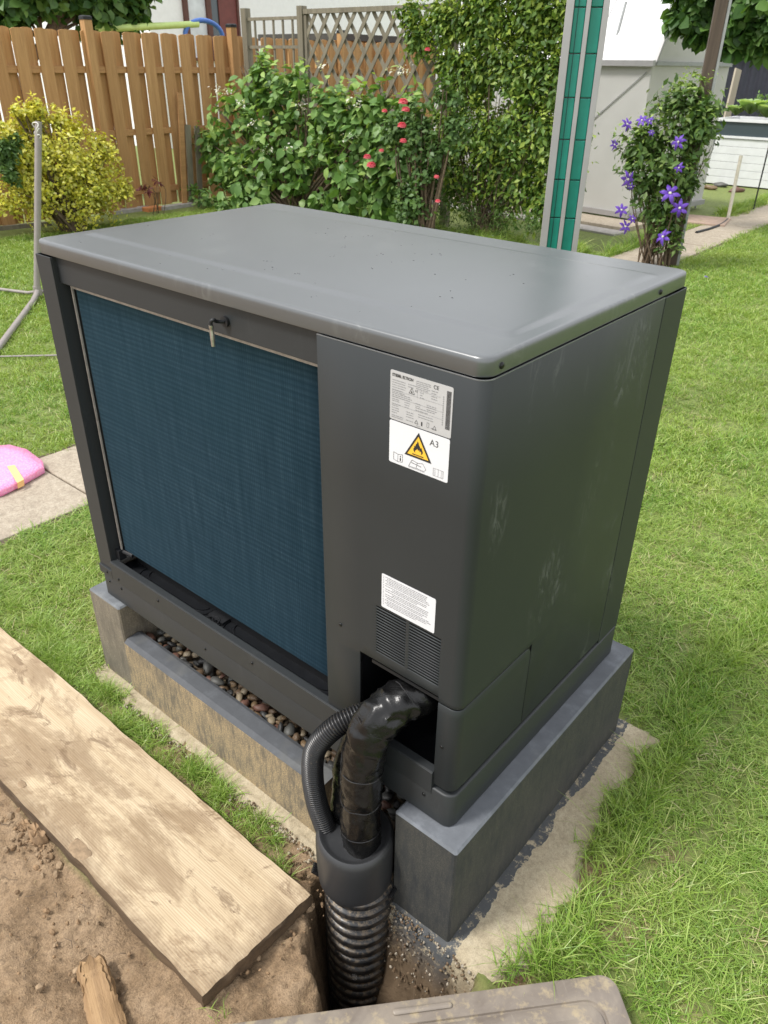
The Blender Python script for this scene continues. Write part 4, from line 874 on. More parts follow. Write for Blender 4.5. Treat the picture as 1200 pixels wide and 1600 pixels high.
def bush(name, label, cat, blobs, n, size, mat, tmpl=LEAF4, nind=0, droop=.4, jit=.5, wid=1.0, clump=.05, shell=.45, stems=True, zmin=G+.01, part='foliage', base=None, trunk_r=.02, avoid=None, gap=0, tip=None, gth=-.13):
    P_, O_ = blob_points(blobs, n, clump, shell, zmin)
    if gap:
        q_ = np.array([noise.noise(Vector(p)*gap+Vector((3, 1, n*.01)))+.5*noise.noise(Vector(p)*gap*2.3) for p in P_]); dpt = np.linalg.norm(P_-np.array(CAM), axis=1); kk = q_ > gth; P_, O_ = P_[kk], O_[kk]
    if avoid is not None: k = ~avoid(P_); P_, O_ = P_[k], O_[k]
    c0 = base if base is not None else Vector((np.mean([b[0][0] for b in blobs]), np.mean([b[0][1] for b in blobs]), G))
    root = empty(name, c0, 0, label, cat); sh = np.array(c0)
    # the leaves nearest to the camera, outside: single parts
    if nind:
        d_ = np.linalg.norm(P_-np.array(CAM), axis=1)-.25*np.sum(O_*(np.array(CAM)-P_)/np.linalg.norm(P_-np.array(CAM), axis=1)[:, None], 1)
        order = np.argsort(d_); cand = order[:nind*4]; ind = rng.choice(cand, min(nind, len(cand)), replace=False); mask = np.ones(len(P_), bool); mask[ind] = False
        lm = [npmesh('leaf', tmpl[0]*np.array([1, wid*q, 1]), tmpl[1], mat) for q in (.85, 1, 1.1)]
        ax, sd_, nr = frames(len(ind), O_[ind], droop, jit)
        for i, q in enumerate(ind):
            s = size*rng.uniform(.75, 1.3); o_ = bpy.data.objects.new('leaf', lm[i % 3]); link(o_, root)
            o_.matrix_local = Matrix(((ax[i][0]*s, sd_[i][0]*s, nr[i][0]*s, P_[q][0]-sh[0]), (ax[i][1]*s, sd_[i][1]*s, nr[i][1]*s, P_[q][1]-sh[1]), (ax[i][2]*s, sd_[i][2]*s, nr[i][2]*s, P_[q][2]-sh[2]), (0, 0, 0, 1)))
        P2, O2 = P_[mask], O_[mask]
    else: P2, O2 = P_, O_
    if tip:
        tm = (O2[:, 2] > .35) & (rng.random(len(O2)) < .5*np.clip(O2[:, 2]+.15, 0, 1)); mt = leaves_mesh('young_leaves', P2[tm]*1-sh+O2[tm]*.03+np.array([0, 0, .03]), O2[tm], size*.8, M[tip], tmpl, -.5, jit, wid*.85); ot = link(bpy.data.objects.new('young_leaves', mt), root); ot['kind'] = 'stuff'; P2, O2 = P2[~tm], O2[~tm]
    me_ = leaves_mesh(part, P2-sh, O2, size, mat, tmpl, droop, jit, wid); o_ = link(bpy.data.objects.new(part, me_), root); o_['kind'] = 'stuff'
    if stems:
        b_ = MB()
        for (c, r, sy) in blobs:
            for q in range(3):
                tgt = Vector(c)-c0+Vector((random.uniform(-.6, .6)*r, random.uniform(-.6, .6)*r*sy, random.uniform(0, .7)*r)); st = Vector((random.uniform(-.15, .15), random.uniform(-.08, .08), 0))
                mid = st.lerp(tgt, .5)+Vector((random.uniform(-.1, .1), random.uniform(-.1, .1), .08)); pp = spline([st, mid, tgt], 6); b_.tube(pp, [trunk_r*(1-.75*i/6) for i in range(7)], 6, False)
        b_.build('stem', M['bark'], root, smooth=60)
    return root
def bl(u, v, rp, sy=1.0, **k):
    c = px(u, v, **k); dep = -(CROT.to_matrix().inverted()@(c-CAM)).z; return (tuple(c), rp*dep/FPX, sy)

# ------------------------------------------------------------ fence
FX_ = -7.5
fence = empty('wooden_fence', (FX_, 4, G), 0, 'tall orange brown double sided board fence behind the garden', 'fence')
bms = []
for k in range(4):
    b = MB(); wd = .150; n_ = 6; prf = []
    for i in range(n_+1):
        q = -1+2*i/n_; prf.append((q*wd/2, 1.985-.016*(abs(q)**2.2)+(.004 if k % 2 else 0)))
    out = [(-wd/2, .03)]+prf[:]+[(wd/2, .03)]
    if k >= 2: out = [(y*.985+.003*k, z) for y, z in out]
    b.rings([[(-.009, y, z) for y, z in out], [(.009, y, z) for y, z in out]], True, True); bms.append(b.mesh('board', M['fence']))
y = -.4; i = 0
while y < 15:
    o_ = bpy.data.objects.new('board', bms[i % 4]); link(o_, fence); o_.location = (.032 if i % 2 == 0 else -.032, y-4, random.uniform(-.006, .006)); o_.rotation_euler = (random.uniform(-.004, .004), random.uniform(-.004, .004), 0)
    y += .1365; i += 1
for z in (1.28, .60, -.09):
    for yy in (-.5, 2.67, 4.80, 6.93, 9.06, 11.19, 13.3):
        yn = {-.5: 2.67, 13.3: 15.0}.get(yy, yy+2.13)
        MB().box(-.02, .02, yy-4+.045, yn-4-.045, z-G-.035, z-G+.035).build('rail', M['fence_rail'], fence)
for yy in (2.67, 4.80, 6.93, 9.06, 11.19, 13.3):
    po = MB().box(.0, .10, yy-4-.05, yy-4+.05, 0, 2.085).build('post', M['fence'], fence, bevel=.004)
    MB().rings([rrect(-.006, .106, yy-4-.056, yy-4+.056, .012, 2.085, 4), rrect(-.006, .106, yy-4-.056, yy-4+.056, .012, 2.115, 4), rrect(.006, .094, yy-4-.044, yy-4+.044, .012, 2.125, 4)], True, True).build('post_cap', M['black'], po, smooth=40)
# coloured toys glimpsed through the fence gaps
for (yy, z, m_, lb) in ((5.40, .75, 'lime', 'yellow green toy bar seen through the left fence gap'), (5.97, .35, 'red', 'red toy bar seen low through the fence gaps')):
    o_ = MB().tube([(FX_-.5, yy+.3, z-.5), (FX_-.5, yy+.42, z+.4)], .02, 8).build('toy_bar', M[m_], smooth=50); tag(o_, lb, 'toy')
# grey kerb stones, brick and stakes along the fence foot
for k, (u_, v_, l_) in enumerate(((205, 331, .55), (275, 325, .5))):
    q = px(u_, v_, z=G); o_ = MB().box(-.06, .06, -l_/2, l_/2, -.02, .045).build('edging_stone', M['greystone'], bevel=.006); o_.location = (q.x, q.y, G)
    tag(o_, ('grey edging stone left of the terracotta brick at the fence foot', 'grey edging stone right of the terracotta brick at the fence foot')[k], 'stone', 'edging stones at the fence foot')
q = px(238, 324, z=G+.04); o_ = MB().box(-.07, .07, -.12, .12, -.03, .05).build('brick', M['brick'], bevel=.008); o_.location = (q.x, q.y, G); tag(o_, 'terracotta brick lying at the foot of the fence', 'brick')
q0, q1 = px(0, 360, z=G), px(80, 352, z=G); o_ = MB().bar(q0+Vector((0, 0, .02)), q1+Vector((0, 0, .02)), .05, .05).build('border_board', M['oldwood']); tag(o_, 'low wooden border board below the yellow bush', 'border board')
for k, (u_, vt, vb, w_, lb) in enumerate(((281, 145, 290, .075, 'tallest weathered stake leaning on the fence beside the shrub'), (293, 195, 292, .085, 'short grey stake beside the tallest one at the fence'), (307, 197, 292, .075, 'short grey stake nearest to the raspberry shrub'))):
    a_ = px(u_+4, vb, x=-7.30); b_ = px(u_, vt, x=-7.38); a_.z = G
    o_ = MB().bar(a_, b_, .02, w_, up=(0, 1, 0)).build('stake', M['oldwood'] if k else M['fence_rail']); tag(o_, lb, 'stake', 'stakes leaning on the fence')

# ------------------------------------------------------------ trellis
TY = 7.0
tr = empty('trellis', (-5.5, TY, G), 0, 'weathered wooden trellis with a barred panel and a diagonal lattice panel', 'trellis')
def tb(name, a_, b_, w_, h_, mat='oldwood', up=(0, 1, 0)):
    o = Vector((-5.5, TY, G)); return MB().bar(Vector(a_)-o, Vector(b_)-o, w_, h_, up).build(name, M[mat], tr)
posts = [-7.23, -6.19, -3.88]; zt_ = 1.95
for x in posts: tb('post', (x, TY, G), (x, TY, zt_+.03), .09, .09)
for z in (1.86, 1.55, 1.24, .9, .3): tb('rail', (posts[0]+.045, TY, z), (posts[1]-.045, TY, z), .035, .035)
x = posts[0]+.17
while x < posts[1]-.08: tb('bar', (x, TY+.001, G+.3), (x, TY+.001, 1.86), .022, .022); x += .175
for a_, b_ in ((posts[1], posts[2]),):
    x0, x1, z0, z1 = a_+.05, b_-.05, .1, zt_-.03
    tb('rail', (x0, TY, z1), (x1, TY, z1), .05, .065); tb('rail', (x0, TY, z0), (x1, TY, z0), .05, .05)
    tb('frame_post', (x0+.022, TY, z0), (x0+.022, TY, z1-.034), .045, .045); tb('frame_post', (x1-.022, TY, z0), (x1-.022, TY, z1-.034), .045, .045)
    h = z1-z0; sl = math.tan(R(55)); pit = .215
    for dirn, yy in ((1, -.012), (-1, .012)):
        c = x0-h/sl if dirn == 1 else x0
        while c < (x1 if dirn == 1 else x1+h/sl):
            # line x = c + dirn*(z-z0)/sl, clipped to the frame
            ta = 0.0; tb_ = h
            if dirn == 1: ta = max(0, (x0-c)*sl); tb_ = min(h, (x1-c)*sl)
            else: ta = max(0, (c-x1)*sl); tb_ = min(h, (c-x0)*sl)
            if tb_-ta > .12: tb('lath', (c+dirn*ta/sl, TY+yy, z0+ta), (c+dirn*tb_/sl, TY+yy, z0+tb_), .012, .045, up=(0, 1, 0)) if False else tb('lath', (c+dirn*ta/sl, TY+yy, z0+ta), (c+dirn*tb_/sl, TY+yy, z0+tb_), .045, .012)
            c += pit

# ------------------------------------------------------------ shrubs
ras = [bl(u, v, r, .6, y=6.2) for u, v, r in ((400, 300, 60), (360, 250, 48), (375, 190, 45), (430, 155, 44), (390, 130, 32), (450, 230, 75), (500, 190, 60), (540, 260, 68), (560, 185, 42), (590, 215, 52), (500, 300, 60), (600, 300, 55), (620, 250, 48), (360, 300, 42), (465, 135, 26), (600, 160, 30), (330, 225, 30), (520, 165, 30), (640, 165, 28), (385, 105, 20), (345, 180, 24), (410, 108, 22))]
bush('raspberry_shrub', 'dense green raspberry shrub with broad leaves in front of the trellis', 'shrub', ras, 8500, .115, M['rasp'], LEAF8, 300, droop=.5, wid=1.2, shell=.8, clump=.10, gap=2.6, tip='tipl', gth=-.20)
# small white flowers
wf = np.array([tuple(px(u+random.gauss(0, 5), v+random.gauss(0, 4), y=5.6)) for u, v in ((337, 140), (345, 143), (357, 145), (375, 160), (395, 192), (545, 155), (560, 165), (500, 105), (470, 165), (628, 110), (610, 112), (450, 230), (420, 235), (635, 108), (545, 215)) for _ in range(14)])
root = empty('raspberry_flowers', px(337, 140, y=5.7), 0, 'sprays of small white flowers on the raspberry shrub', 'flowers'); tag(root, kind='stuff')
me_ = leaves_mesh('petals', wf-np.array(root.location), np.tile(np.array(sdir), (len(wf), 1)), 0.036, M['white_f']); o_ = link(bpy.data.objects.new('petals', me_), root); o_['kind'] = 'stuff'
# rose
rose = bush('rose_bush', 'rose bush with pink red blooms beside the raspberry shrub', 'rose bush', [bl(u, v, r, .6, y=6.0) for u, v, r in ((705, 200, 30), (700, 150, 26), (640, 250, 38), (670, 290, 42), (620, 200, 28), (650, 210, 30), (690, 240, 36), (660, 180, 22), (640, 320, 38))], 6500, .055, M['rosel'], LEAF4, 0, wid=1.4, shell=.8, clump=.12, gap=3.0)
def bloom(c, r, parent, mat, n=20, name='flower'):
    c = Vector(c)-Vector(parent.location); V_, F_ = [], []
    b_ = MB()
    for i in range(n):
        th = i*2.4; ph = .25+1.2*(i/n); dr = Vector((math.cos(th)*math.sin(ph), math.sin(th)*math.sin(ph), math.cos(ph))); s_ = dr.cross(Vector((0, 0, 1))).normalized()*r*.42; up_ = dr.cross(s_).normalized()*r*.42
        p = c+dr*r*.55; b_.add([p-s_-up_, p+s_-up_, p+s_*1.1+up_+dr*r*.2, p-s_*1.1+up_+dr*r*.2], [(0, 1, 2, 3)])
    return b_.build(name, mat, parent, smooth=60)
for (u, v, r) in ((630, 160, .052), (634, 172, .045), (628, 197, .05), (601, 174, .032), (574, 246, .045), (580, 259, .055), (596, 236, .03), (630, 221, .04), (682, 277, .03), (684, 315, .03), (668, 78, .03)): bloom(px(u, v, y=5.72), r, rose, M['pink'])
# climbing hedge over the trellis
hb = [bl(u, v, r, .35, y=6.75) for u, v, r in ((760, 40, 60), (830, 30, 65), (800, 110, 70), (740, 120, 50), (860, 120, 55), (720, 50, 42), (800, 200, 75), (745, 210, 55), (850, 220, 60), (720, 270, 50), (790, 280, 60), (850, 300, 50), (690, 30, 40), (655, 60, 30), (700, 100, 30), (880, 30, 50), (640, 20, 25), (760, -20, 60), (840, -30, 60), (700, 180, 34), (870, 200, 46), (880, 280, 34), (890, 120, 40), (690, 230, 30))]
bush('climbing_hedge', 'tall wall of green climbing plant covering the right end of the trellis', 'hedge', hb, 40000, .066, M['vine'], LEAF4, 0, droop=.9, wid=1.05, clump=.11, shell=1.0, trunk_r=.007, gap=2.4, tip='tipv', gth=-.42)
# low weeds in front
wd = [bl(u, v, r, .7, y=6.4) for u, v, r in ((690, 330, 26), (730, 338, 26), (780, 345, 28), (830, 350, 28), (650, 322, 24))]
bush('weeds', 'tangle of low leafy weeds at the foot of the climbing hedge', 'weeds', wd, 2600, .04, M['clem'], LEAF4, 0, droop=-.6, wid=.5, shell=.9, stems=False)
# yellow shrub
yb = [bl(u, v, r, .6, x=-6.75) for u, v, r in ((100, 265, 66), (60, 225, 48), (150, 290, 52), (110, 320, 48), (50, 300, 46), (120, 215, 36), (35, 190, 26), (60, 180, 24), (165, 250, 30), (190, 300, 24), (30, 250, 42), (52, 168, 16), (90, 190, 20), (155, 225, 20), (5, 200, 20), (10, 310, 26), (22, 178, 12), (195, 292, 16))]
def gy_(P_): return np.zeros(len(P_), bool)
bush('yellow_shrub', 'bushy yellow and green euonymus shrub growing in front of the fence', 'shrub', yb, 26000, .043, M['yellow'], LEAF4, 0, droop=-.7, wid=1.3, shell=.8, clump=.08, gap=4.0, gth=-.26)
bush('green_shrub', 'dark green shrub growing at the left of the yellow shrub', 'shrub', [bl(u, v, r, .6, x=-6.6) for u, v, r in ((6, 240, 20), (24, 226, 12), (14, 268, 16))], 1300, .06, M['rosel'], LEAF4, 0, shell=.7, stems=False)
bush('purple_sapling', 'small dark red leaved sapling at the foot of the fence', 'sapling', [bl(230, 292, 14, .8, x=-7.1), bl(245, 288, 9, .8, x=-7.1)], 60, .07, M['redl'], LEAF4, 0, wid=.6, stems=True, trunk_r=.006)
bush('low_plant', 'low pale green plant at the left foot of the raspberry shrub', 'plant', [bl(u, v, r, .8, y=5.9) for u, v, r in ((300, 296, 14), (318, 310, 20), (340, 322, 18), (360, 325, 20))], 420, .07, M['rasp'], LEAF4, 0, wid=1.2, shell=.8, stems=False)
# trees
def tree(name, label, blobs, base, n, size, mat, nind, wid=1.0, tmpl=LEAF8, tr_=.09, droop=.6):
    r_ = bush(name, label, 'tree', blobs, n, size, mat, tmpl, nind, droop=droop, wid=wid, shell=.8, stems=False, part='crown', base=Vector(base))
    b_ = MB(); tgt = Vector(np.mean([b[0] for b in blobs], axis=0))-Vector(base); pp = spline([Vector((0, 0, 0)), Vector((.05, .03, tgt.z*.5)), tgt], 10); b_.tube(pp, [tr_*(1-.5*i/10) for i in range(11)], 10)
    b_.build('trunk', M['bark'], r_, smooth=60)
    for (c, rr_, sy) in blobs:
        c = Vector(c)-Vector(base); st = pp[7]; q = spline([st, st.lerp(c, .5)+Vector((0, 0, .1)), c], 6); MB().tube(q, [tr_*.35*(1-.8*i/6) for i in range(7)], 6).build('limb', M['bark'], r_, smooth=60)
    return r_
tl = [bl(u, v, r, .8, x=-9.3) for u, v, r in ((20, 5, 40), (150, 20, 45), (190, 5, 40), (120, -20, 50), (215, -25, 40), (60, -40, 60), (0, 25, 22), (205, 20, 22), (30, -80, 60), (150, -90, 70))]
tree('broadleaf_tree', 'dark green broadleaf tree rising behind the left end of the fence', tl, (-9.3, 4.7, G), 6500, .16, M['dark'], 200, wid=1.15)
tr2 = [bl(u, v, r, .8, y=8.6) for u, v, r in ((1085, 20, 36), (1140, 10, 42), (1180, 35, 40), (1150, 50, 34), (1080, -10, 34), (1190, -10, 50), (1200, 62, 24), (1100, 48, 20), (1120, -50, 60), (1230, 0, 60))]
tree('pear_tree', 'dark leafy fruit tree hanging over the greenhouse at the right', tr2, (.1, 9.0, G), 4200, .125, M['dark'], 250, wid=1.45)

# ------------------------------------------------------------ house behind the fence
hs_o = empty('white_house', (-14, 14, G), 0, 'white rendered house with a brown framed window behind the fence', 'house')
MB().box(-8, 0, -3.72, 7.5, 0, 6.2).build('wall', M['house'], hs_o)
MB().add([(.4, -4.1, 6.1), (.4, 7.9, 6.1), (-4, 7.9, 9), (-4, -4.1, 9), (-8.4, -4.1, 6.1), (-8.4, 7.9, 6.1)], [(0, 1, 2, 3), (3, 2, 5, 4)]).build('roof', M['roof'], hs_o)
wy0, wy1, wz0, wz1 = 11.15-14, 12.66-14, 1.45-G, 3.0-G
wf_ = MB().box(.002, .08, wy0, wy0+.10, wz0, wz1).box(.002, .08, wy0+.60, wy0+.72, wz0, wz1).box(.002, .08, wy1-.06, wy1, wz0, wz1).box(.002, .08, wy0, wy1, wz1, wz1+.08).box(.002, .10, wy0, wy1, wz0-.06, wz0).build('window_frame', M['winframe'], hs_o)
MB().box(.002, .02, wy0+.72, wy1-.06, wz0, wz1).build('glass', M['glass'], wf_)
MB().box(.002, .02, wy0+.10, wy0+.60, wz0, wz1).build('curtain', M['curtain'], wf_)
MB().box(.021, .05, wy0+.95, wy1-.06, wz0, wz1).build('shutter', M['maroon'], hs_o)
# dark roof edge of a garden hut behind the fence, seen through the trellis
o_ = MB().box(-10.6, -8.6, 10.2, 13.2, 1.72, 1.82).build('hut_roof', M['roof']); hut = empty('garden_hut', (-9.6, 11.7, G), 0, 'garden hut with dark flat roof just behind the far fence', 'hut'); o_.parent = hut; o_.location = -Vector(hut.location)
MB().box(-.9, .9, -1.4, 1.4, 0, 2.03).build('wall', M['fence'], hut)
# play frame behind the fence
pf = empty('play_frame', (-9, 7.2, G), 0, 'lime green bar and blue hoop of a play frame showing above the fence', 'play frame')
MB().tube([(0, -1.3, 2.05), (0, .4, 2.17)], .045, 10).build('cross_bar', M['lime'], pf, smooth=50)
MB().tube([(0, .50+.35*math.cos(a_)*-1, 2.02+.20*math.sin(a_)) for a_ in [math.pi*k/16 for k in range(17)]], .035, 10).build('hoop', M['blue'], pf, smooth=50)
for yy in (-1.25, .85): MB().tube([(-.2, yy, 0), (0, yy, 2.04)], .03, 8).build('leg', M['blue'], pf, smooth=50)

# ------------------------------------------------------------ greenhouse
gr = empty('greenhouse', (-2.36, 8.8, G), R(-7), 'white polycarbonate greenhouse with aluminium frame behind the flowering post', 'greenhouse')
gh, rw_, ln, rid = 1.735, 1.85, 3.4, 2.72   # local: +y along the gable, -x along the long side
b = MB().box(-ln, 0, -.02, -.014, .12, gh-.02); b.build('front_wall', M['polywall'], gr)
arch = [(rw_*k/16, gh+(rid-gh)*math.sin(math.pi*k/16)**.85) for k in range(17)]
outl = [(0, .12)]+[(rw_, .12)]+arch[::-1]
gw = MB().rings([[(0, y_, z_) for y_, z_ in outl], [(-.006, y_, z_) for y_, z_ in outl]], True, True).build('gable_wall', M['polywall'], gr)
rf = MB().add([(.03, y_, z_+.012) for y_, z_ in arch]+[(-ln, y_, z_+.012) for y_, z_ in arch], [(i, i+1, 18+i, 17+i) for i in range(16)]).build('roof', M['polycarb'], gr, smooth=60)
for i in range(16): MB().bar((.02, arch[i][0], arch[i][1]), (.02, arch[i+1][0], arch[i+1][1]), .04, .035).build('arch_bar', M['alu'], gr)
for x_ in (-.85, -1.7, -2.55):
    bb_ = MB()
    for i in range(16): bb_.bar((x_, arch[i][0], arch[i][1]+.016), (x_, arch[i+1][0], arch[i+1][1]+.016), .016, .012)
    bb_.build('roof_hoop', M['alu'], gr)
MB().box(-ln, 0, rw_+.0, rw_+.006, .12, gh).build('rear_wall', M['polywall'], gr); MB().box(-ln, -ln+.006, 0, rw_, .12, gh).build('rear_gable', M['polywall'], gr)
def gb(name, a_, b_, w_=.045, mat='alu', h_=None): return MB().bar(a_, b_, w_, h_ or w_).build(name, M[mat], gr)
gb('frame_bar', (.012, -.012, .1), (.012, -.012, gh), .05, 'greyalu'); gb('frame_bar', (.012, rw_, .1), (.012, rw_, gh), .04, 'greyalu')
gb('gutter', (.04, -.05, gh), (-ln, -.05, gh), .06); gb('frame_bar', (.02, 0, gh), (.02, rw_, gh), .04, 'greyalu')
for y_ in (.58, .70, 1.28): gb('door_post', (.025, y_, .12), (.025, y_, gh+(rid-gh)*math.sin(math.pi*y_/rw_)**.85-.03), .045, 'greyalu')
for x_ in (-.62, -1.24, -1.86, -2.48): gb('glazing_bar', (x_, -.024, .12), (x_, -.024, gh), .02, 'alu', .012)
gb('brace', (-.05, -.03, 1.65), (-1.9, -.03, .15), .010, 'greyalu', .006)
gb('base_rail', (.02, -.02, .10), (-ln, -.02, .10), .06); gb('base_rail', (.02, 0, .10), (.02, rw_, .10), .06)
# open roof vent
v0 = Vector((-.02, rw_/2*.12, gh+.12*(rid-gh)+.04)); vt_ = MB().add([v0, v0+Vector((-.6, 0, 0)), v0+Vector((-.6, .12, .46)), v0+Vector((0, .12, .46))], [(0, 1, 2, 3)]).build('roof_vent', M['polycarb'], gr)
for a_, b_ in (((0, 0, 0), (0, .12, .46)), ((0, .12, .46), (0, .52, .50)), ((-.6, 0, 0), (-.6, .12, .46))): MB().bar(v0+Vector(a_), v0+Vector(b_), .025, .025).build('vent_bar', M['greyalu'], vt_)
MB().box(-ln-.2, .3, -.55, -.05, -.01, .05).build('step_slab', M['slab'], gr); MB().box(-ln-.2, .35, -.85, -.57, -.02, .02).build('step_slab', M['greystone'], gr)

# ------------------------------------------------------------ raised cold frame, shed, board
rb_ = empty('cold_frame', (-2.3, 13.4, G), 0, 'white raised cold frame with glass rim full of cabbages', 'cold frame')
for k in range(6): MB().box(-.80, 1.6, -.012, .012, .02+k*.115, .02+k*.115+.111).build('board', M['whitebed'], rb_, bevel=.003)
MB().box(-.84, 1.64, -.03, .03, .715, .75).box(-.84, 1.64, -.03, .03, .955, .995).box(-.84, -.79, -.03, .03, .0, .99).box(-.84, -.79, .03, 1.1, .0, .99).box(-.84, 1.64, 1.05, 1.1, 0, .99).box(.36, .40, -.03, .03, .75, .955).build('frame', M['whitebed'], rb_)
MB().box(-.79, 1.6, -.004, .004, .75, .955).build('pane', M['glass'], rb_); MB().box(-.79, 1.6, .03, 1.05, .3, .80).build('soil_fill', M['soilbox'], rb_)
MB().box(.02, .09, -.036, -.03, .97, .99).build('clasp', M['black'], rb_)
def cabbage(c, r, label):
    root = empty('cabbage', c, 0, label, 'cabbage', 'vegetables in the cold frame')
    for i in range(11):
        th = i*2.4; tilt = .35+.9*i/11; rr_ = r*(.55+.5*i/11); n_ = 7; rings = []
        for a in range(n_):
            f = a/(n_-1); wdt = rr_*.62*math.sin(math.pi*min(1, f*.85+.10)); cen = Vector((math.cos(th)*math.sin(tilt*f*1.1+.15), math.sin(th)*math.sin(tilt*f*1.1+.15), math.cos(tilt*f*.9)))*rr_*f
            s_ = Vector((-math.sin(th), math.cos(th), 0)); rings.append([cen+s_*wdt*g_+Vector((0, 0, (g_*g_)*.10*rr_+.02*rr_*math.sin(a*3+g_*7))) for g_ in (-1, -.5, 0, .5, 1)])
        V_ = [p for r1 in rings for p in r1]; F_ = [(a*5+g_, a*5+g_+1, (a+1)*5+g_+1, (a+1)*5+g_) for a in range(n_-1) for g_ in range(4)]
        MB().add(V_, F_).build('leaf', M['cabb'], root, smooth=80)
for (u, v, r, lb) in ((1150, 178, .22, 'small pale cabbage at the left corner of the cold frame'), (1172, 176, .32, 'large pale green cabbage in the middle of the cold frame'), (1198, 182, .30, 'cabbage at the right edge of the picture in the cold frame')): c = px(u, v, y=13.7); c.z -= .02; cabbage(c, r, lb)
bush('parsley_plant', 'curly bright green herb behind the cabbages', 'plant', [bl(1192, 160, 14, 1, y=14.1), bl(1202, 165, 14, 1, y=14.1)], 500, .05, M['rasp'], LEAF4, 0, shell=.8, stems=False, zmin=.2)
sh = empty('dark_shed', (-1.0, 16.5, G), 0, 'dark blue corrugated metal shed at the right behind the greenhouse', 'shed')
b = MB(); xs = np.arange(-3.5, 3.0, .03); b.add([(x, -.02*math.sin(x*2*math.pi/.16), z) for z in (0, 2.0) for x in xs], [(i, i+1, len(xs)+i+1, len(xs)+i) for i in range(len(xs)-1)]); b.build('wall', M['corr'], sh, smooth=80)
MB().box(-3.5, 3.0, .05, 2.2, 0, 1.98).build('body', M['corr'], sh); MB().box(-3.6, 3.1, -.15, 2.3, 2.0, 2.07).build('roof', M['whitebed'], sh)
a_ = px(1130, 200, y=14.9); o_ = MB().bar((a_.x, 14.9, G), (a_.x-.02, 15.1, 1.38), .03, .30, up=(0, 1, 0)).build('leaning_board', M['board']); tag(o_, 'pale wooden board standing upright between greenhouse and shed', 'board')
# canes and rods
def rod(u0, v0, u1, v1, r, mat, label, cat='cane'):
    a_ = px(u0, v0, z=G); b_ = px(u1, v1, hd=math.hypot(a_.x-CAM.x, a_.y-CAM.y)+.05); o_ = MB().tube([a_, b_], r, 8).build('cane' if cat == 'cane' else 'rod', M[mat], smooth=50); tag(o_, label, cat)
rod(1137, 343, 1158, 243, .022, 'cream_cane', 'cream coloured cane stuck upright beside the path edge')
rod(1177, 328, 1203, 222, .010, 'black', 'thin dark rod standing right of the cream cane', 'rod'); rod(1086, 325, 1118, 215, .012, 'greyalu', 'thin dark rod standing just right of the flowering post', 'rod')
pts = [px(u, v, z=G+.02) for u, v in ((1137, 343), (1128, 350), (1110, 357), (1088, 363))]; o_ = MB().tube(spline(pts, 12), .016, 8).build('garden_hose', M['black'], smooth=60); tag(o_, 'dark hose curving along the path towards the cream cane', 'hose')
q = px(1110, 348, z=G); o_ = MB().box(-.35, .3, -.3, .3, -.01, .03).build('ground_plate', simple('pinkish_slab', (.36, .26, .2), .85, 0, .2, 20, .3), bevel=.01); o_.location = (q.x-.1, q.y, G+.002); o_.rotation_euler = (0, 0, .2); tag(o_, 'flat pinkish slab lying beside the path near the cane', 'slab')
for k, (u, v) in enumerate(((1125, 292), (1150, 300), (1172, 291), (1108, 296))): 
    q = px(u, v, z=G); o_ = bpy.data.objects.new('rubble_stone', pm[(k*5+2) % 12]); link(o_); o_.location = (q.x, q.y, G+.03); o_.scale = (.13, .11, .09); o_.rotation_euler = (0, 0, k); tag(o_, ('grey rubble stone left of the cane foot before the cold frame', 'rubble stone just behind the cream cane', 'rubble stone at the right below the cold frame', 'rubble stone nearest to the flowering post')[k], 'stone', 'rubble before the cold frame')

# ------------------------------------------------------------ clematis on its post
pb = px(1048, 415, z=G); ptp = Vector((pb.x, pb.y, 0))
po = empty('pergola_post', (pb.x, pb.y, G), R(25), 'dark brown wooden post with metal edge carrying the clematis', 'post')
MB().box(-.055, .045, -.05, .05, 0, 3.3).build('beam', M['darkpost'], po, bevel=.004); MB().box(.046, .070, -.045, .045, 0, 3.3).build('metal_strip', M['greyalu'], po, bevel=.002)
hdp = math.hypot(pb.x-CAM.x, pb.y-CAM.y)-.12
cb = [bl(u, v, r, .9, hd=hdp) for u, v, r in ((1050, 160, 32), (1085, 165, 36), (1110, 155, 22), (1075, 205, 44), (1020, 215, 32), (990, 235, 30), (1040, 250, 44), (1010, 280, 36), (1060, 290, 32), (1035, 325, 32), (1045, 360, 24), (1050, 390, 20), (1105, 200, 22), (985, 265, 18), (1110, 235, 14))]
cl = bush('clematis', 'climbing clematis with purple star flowers wrapped round the dark post', 'climber', cb, 7500, .066, M['clem'], LEAF4, 180, droop=.2, wid=1.0, shell=.9, trunk_r=.008, clump=.12, gap=4.5, tip='tipl')
def star(c, r, parent, facing, mat):
    r *= .78
    root = MB(); f = facing.normalized(); q = f.to_track_quat('Z', 'Y').to_matrix(); c = Vector(c)-Vector(parent.location); ph = random.random()
    for k in range(6):
        a_ = ph+k*math.pi/3; rows = []
        for t_, w_, z_ in ((.08, .05, .0), (.35, .20, .06), (.65, .19, .05), (.88, .09, -.02), (1, .01, -.06)): rows.append([q@Vector((r*(t_*math.cos(a_)-g_*w_*math.sin(a_)), r*(t_*math.sin(a_)+g_*w_*math.cos(a_)), r*(z_*2.2+.10*math.sin(k*2+t_*3)-.07*abs(g_))))+c for g_ in (-1, 0, 1)])
        V_ = [p for r1 in rows for p in r1]; root.add(V_, [(a*3+g_, a*3+g_+1, (a+1)*3+g_+1, (a+1)*3+g_) for a in range(4) for g_ in range(2)])
    o_ = root.build('flower', mat, parent, smooth=60); b_ = MB(); dome(b_, c+q@Vector((0, 0, r*.02)), f, r*.14, 1.0); b_.build('flower_centre', M['white_f'], o_)
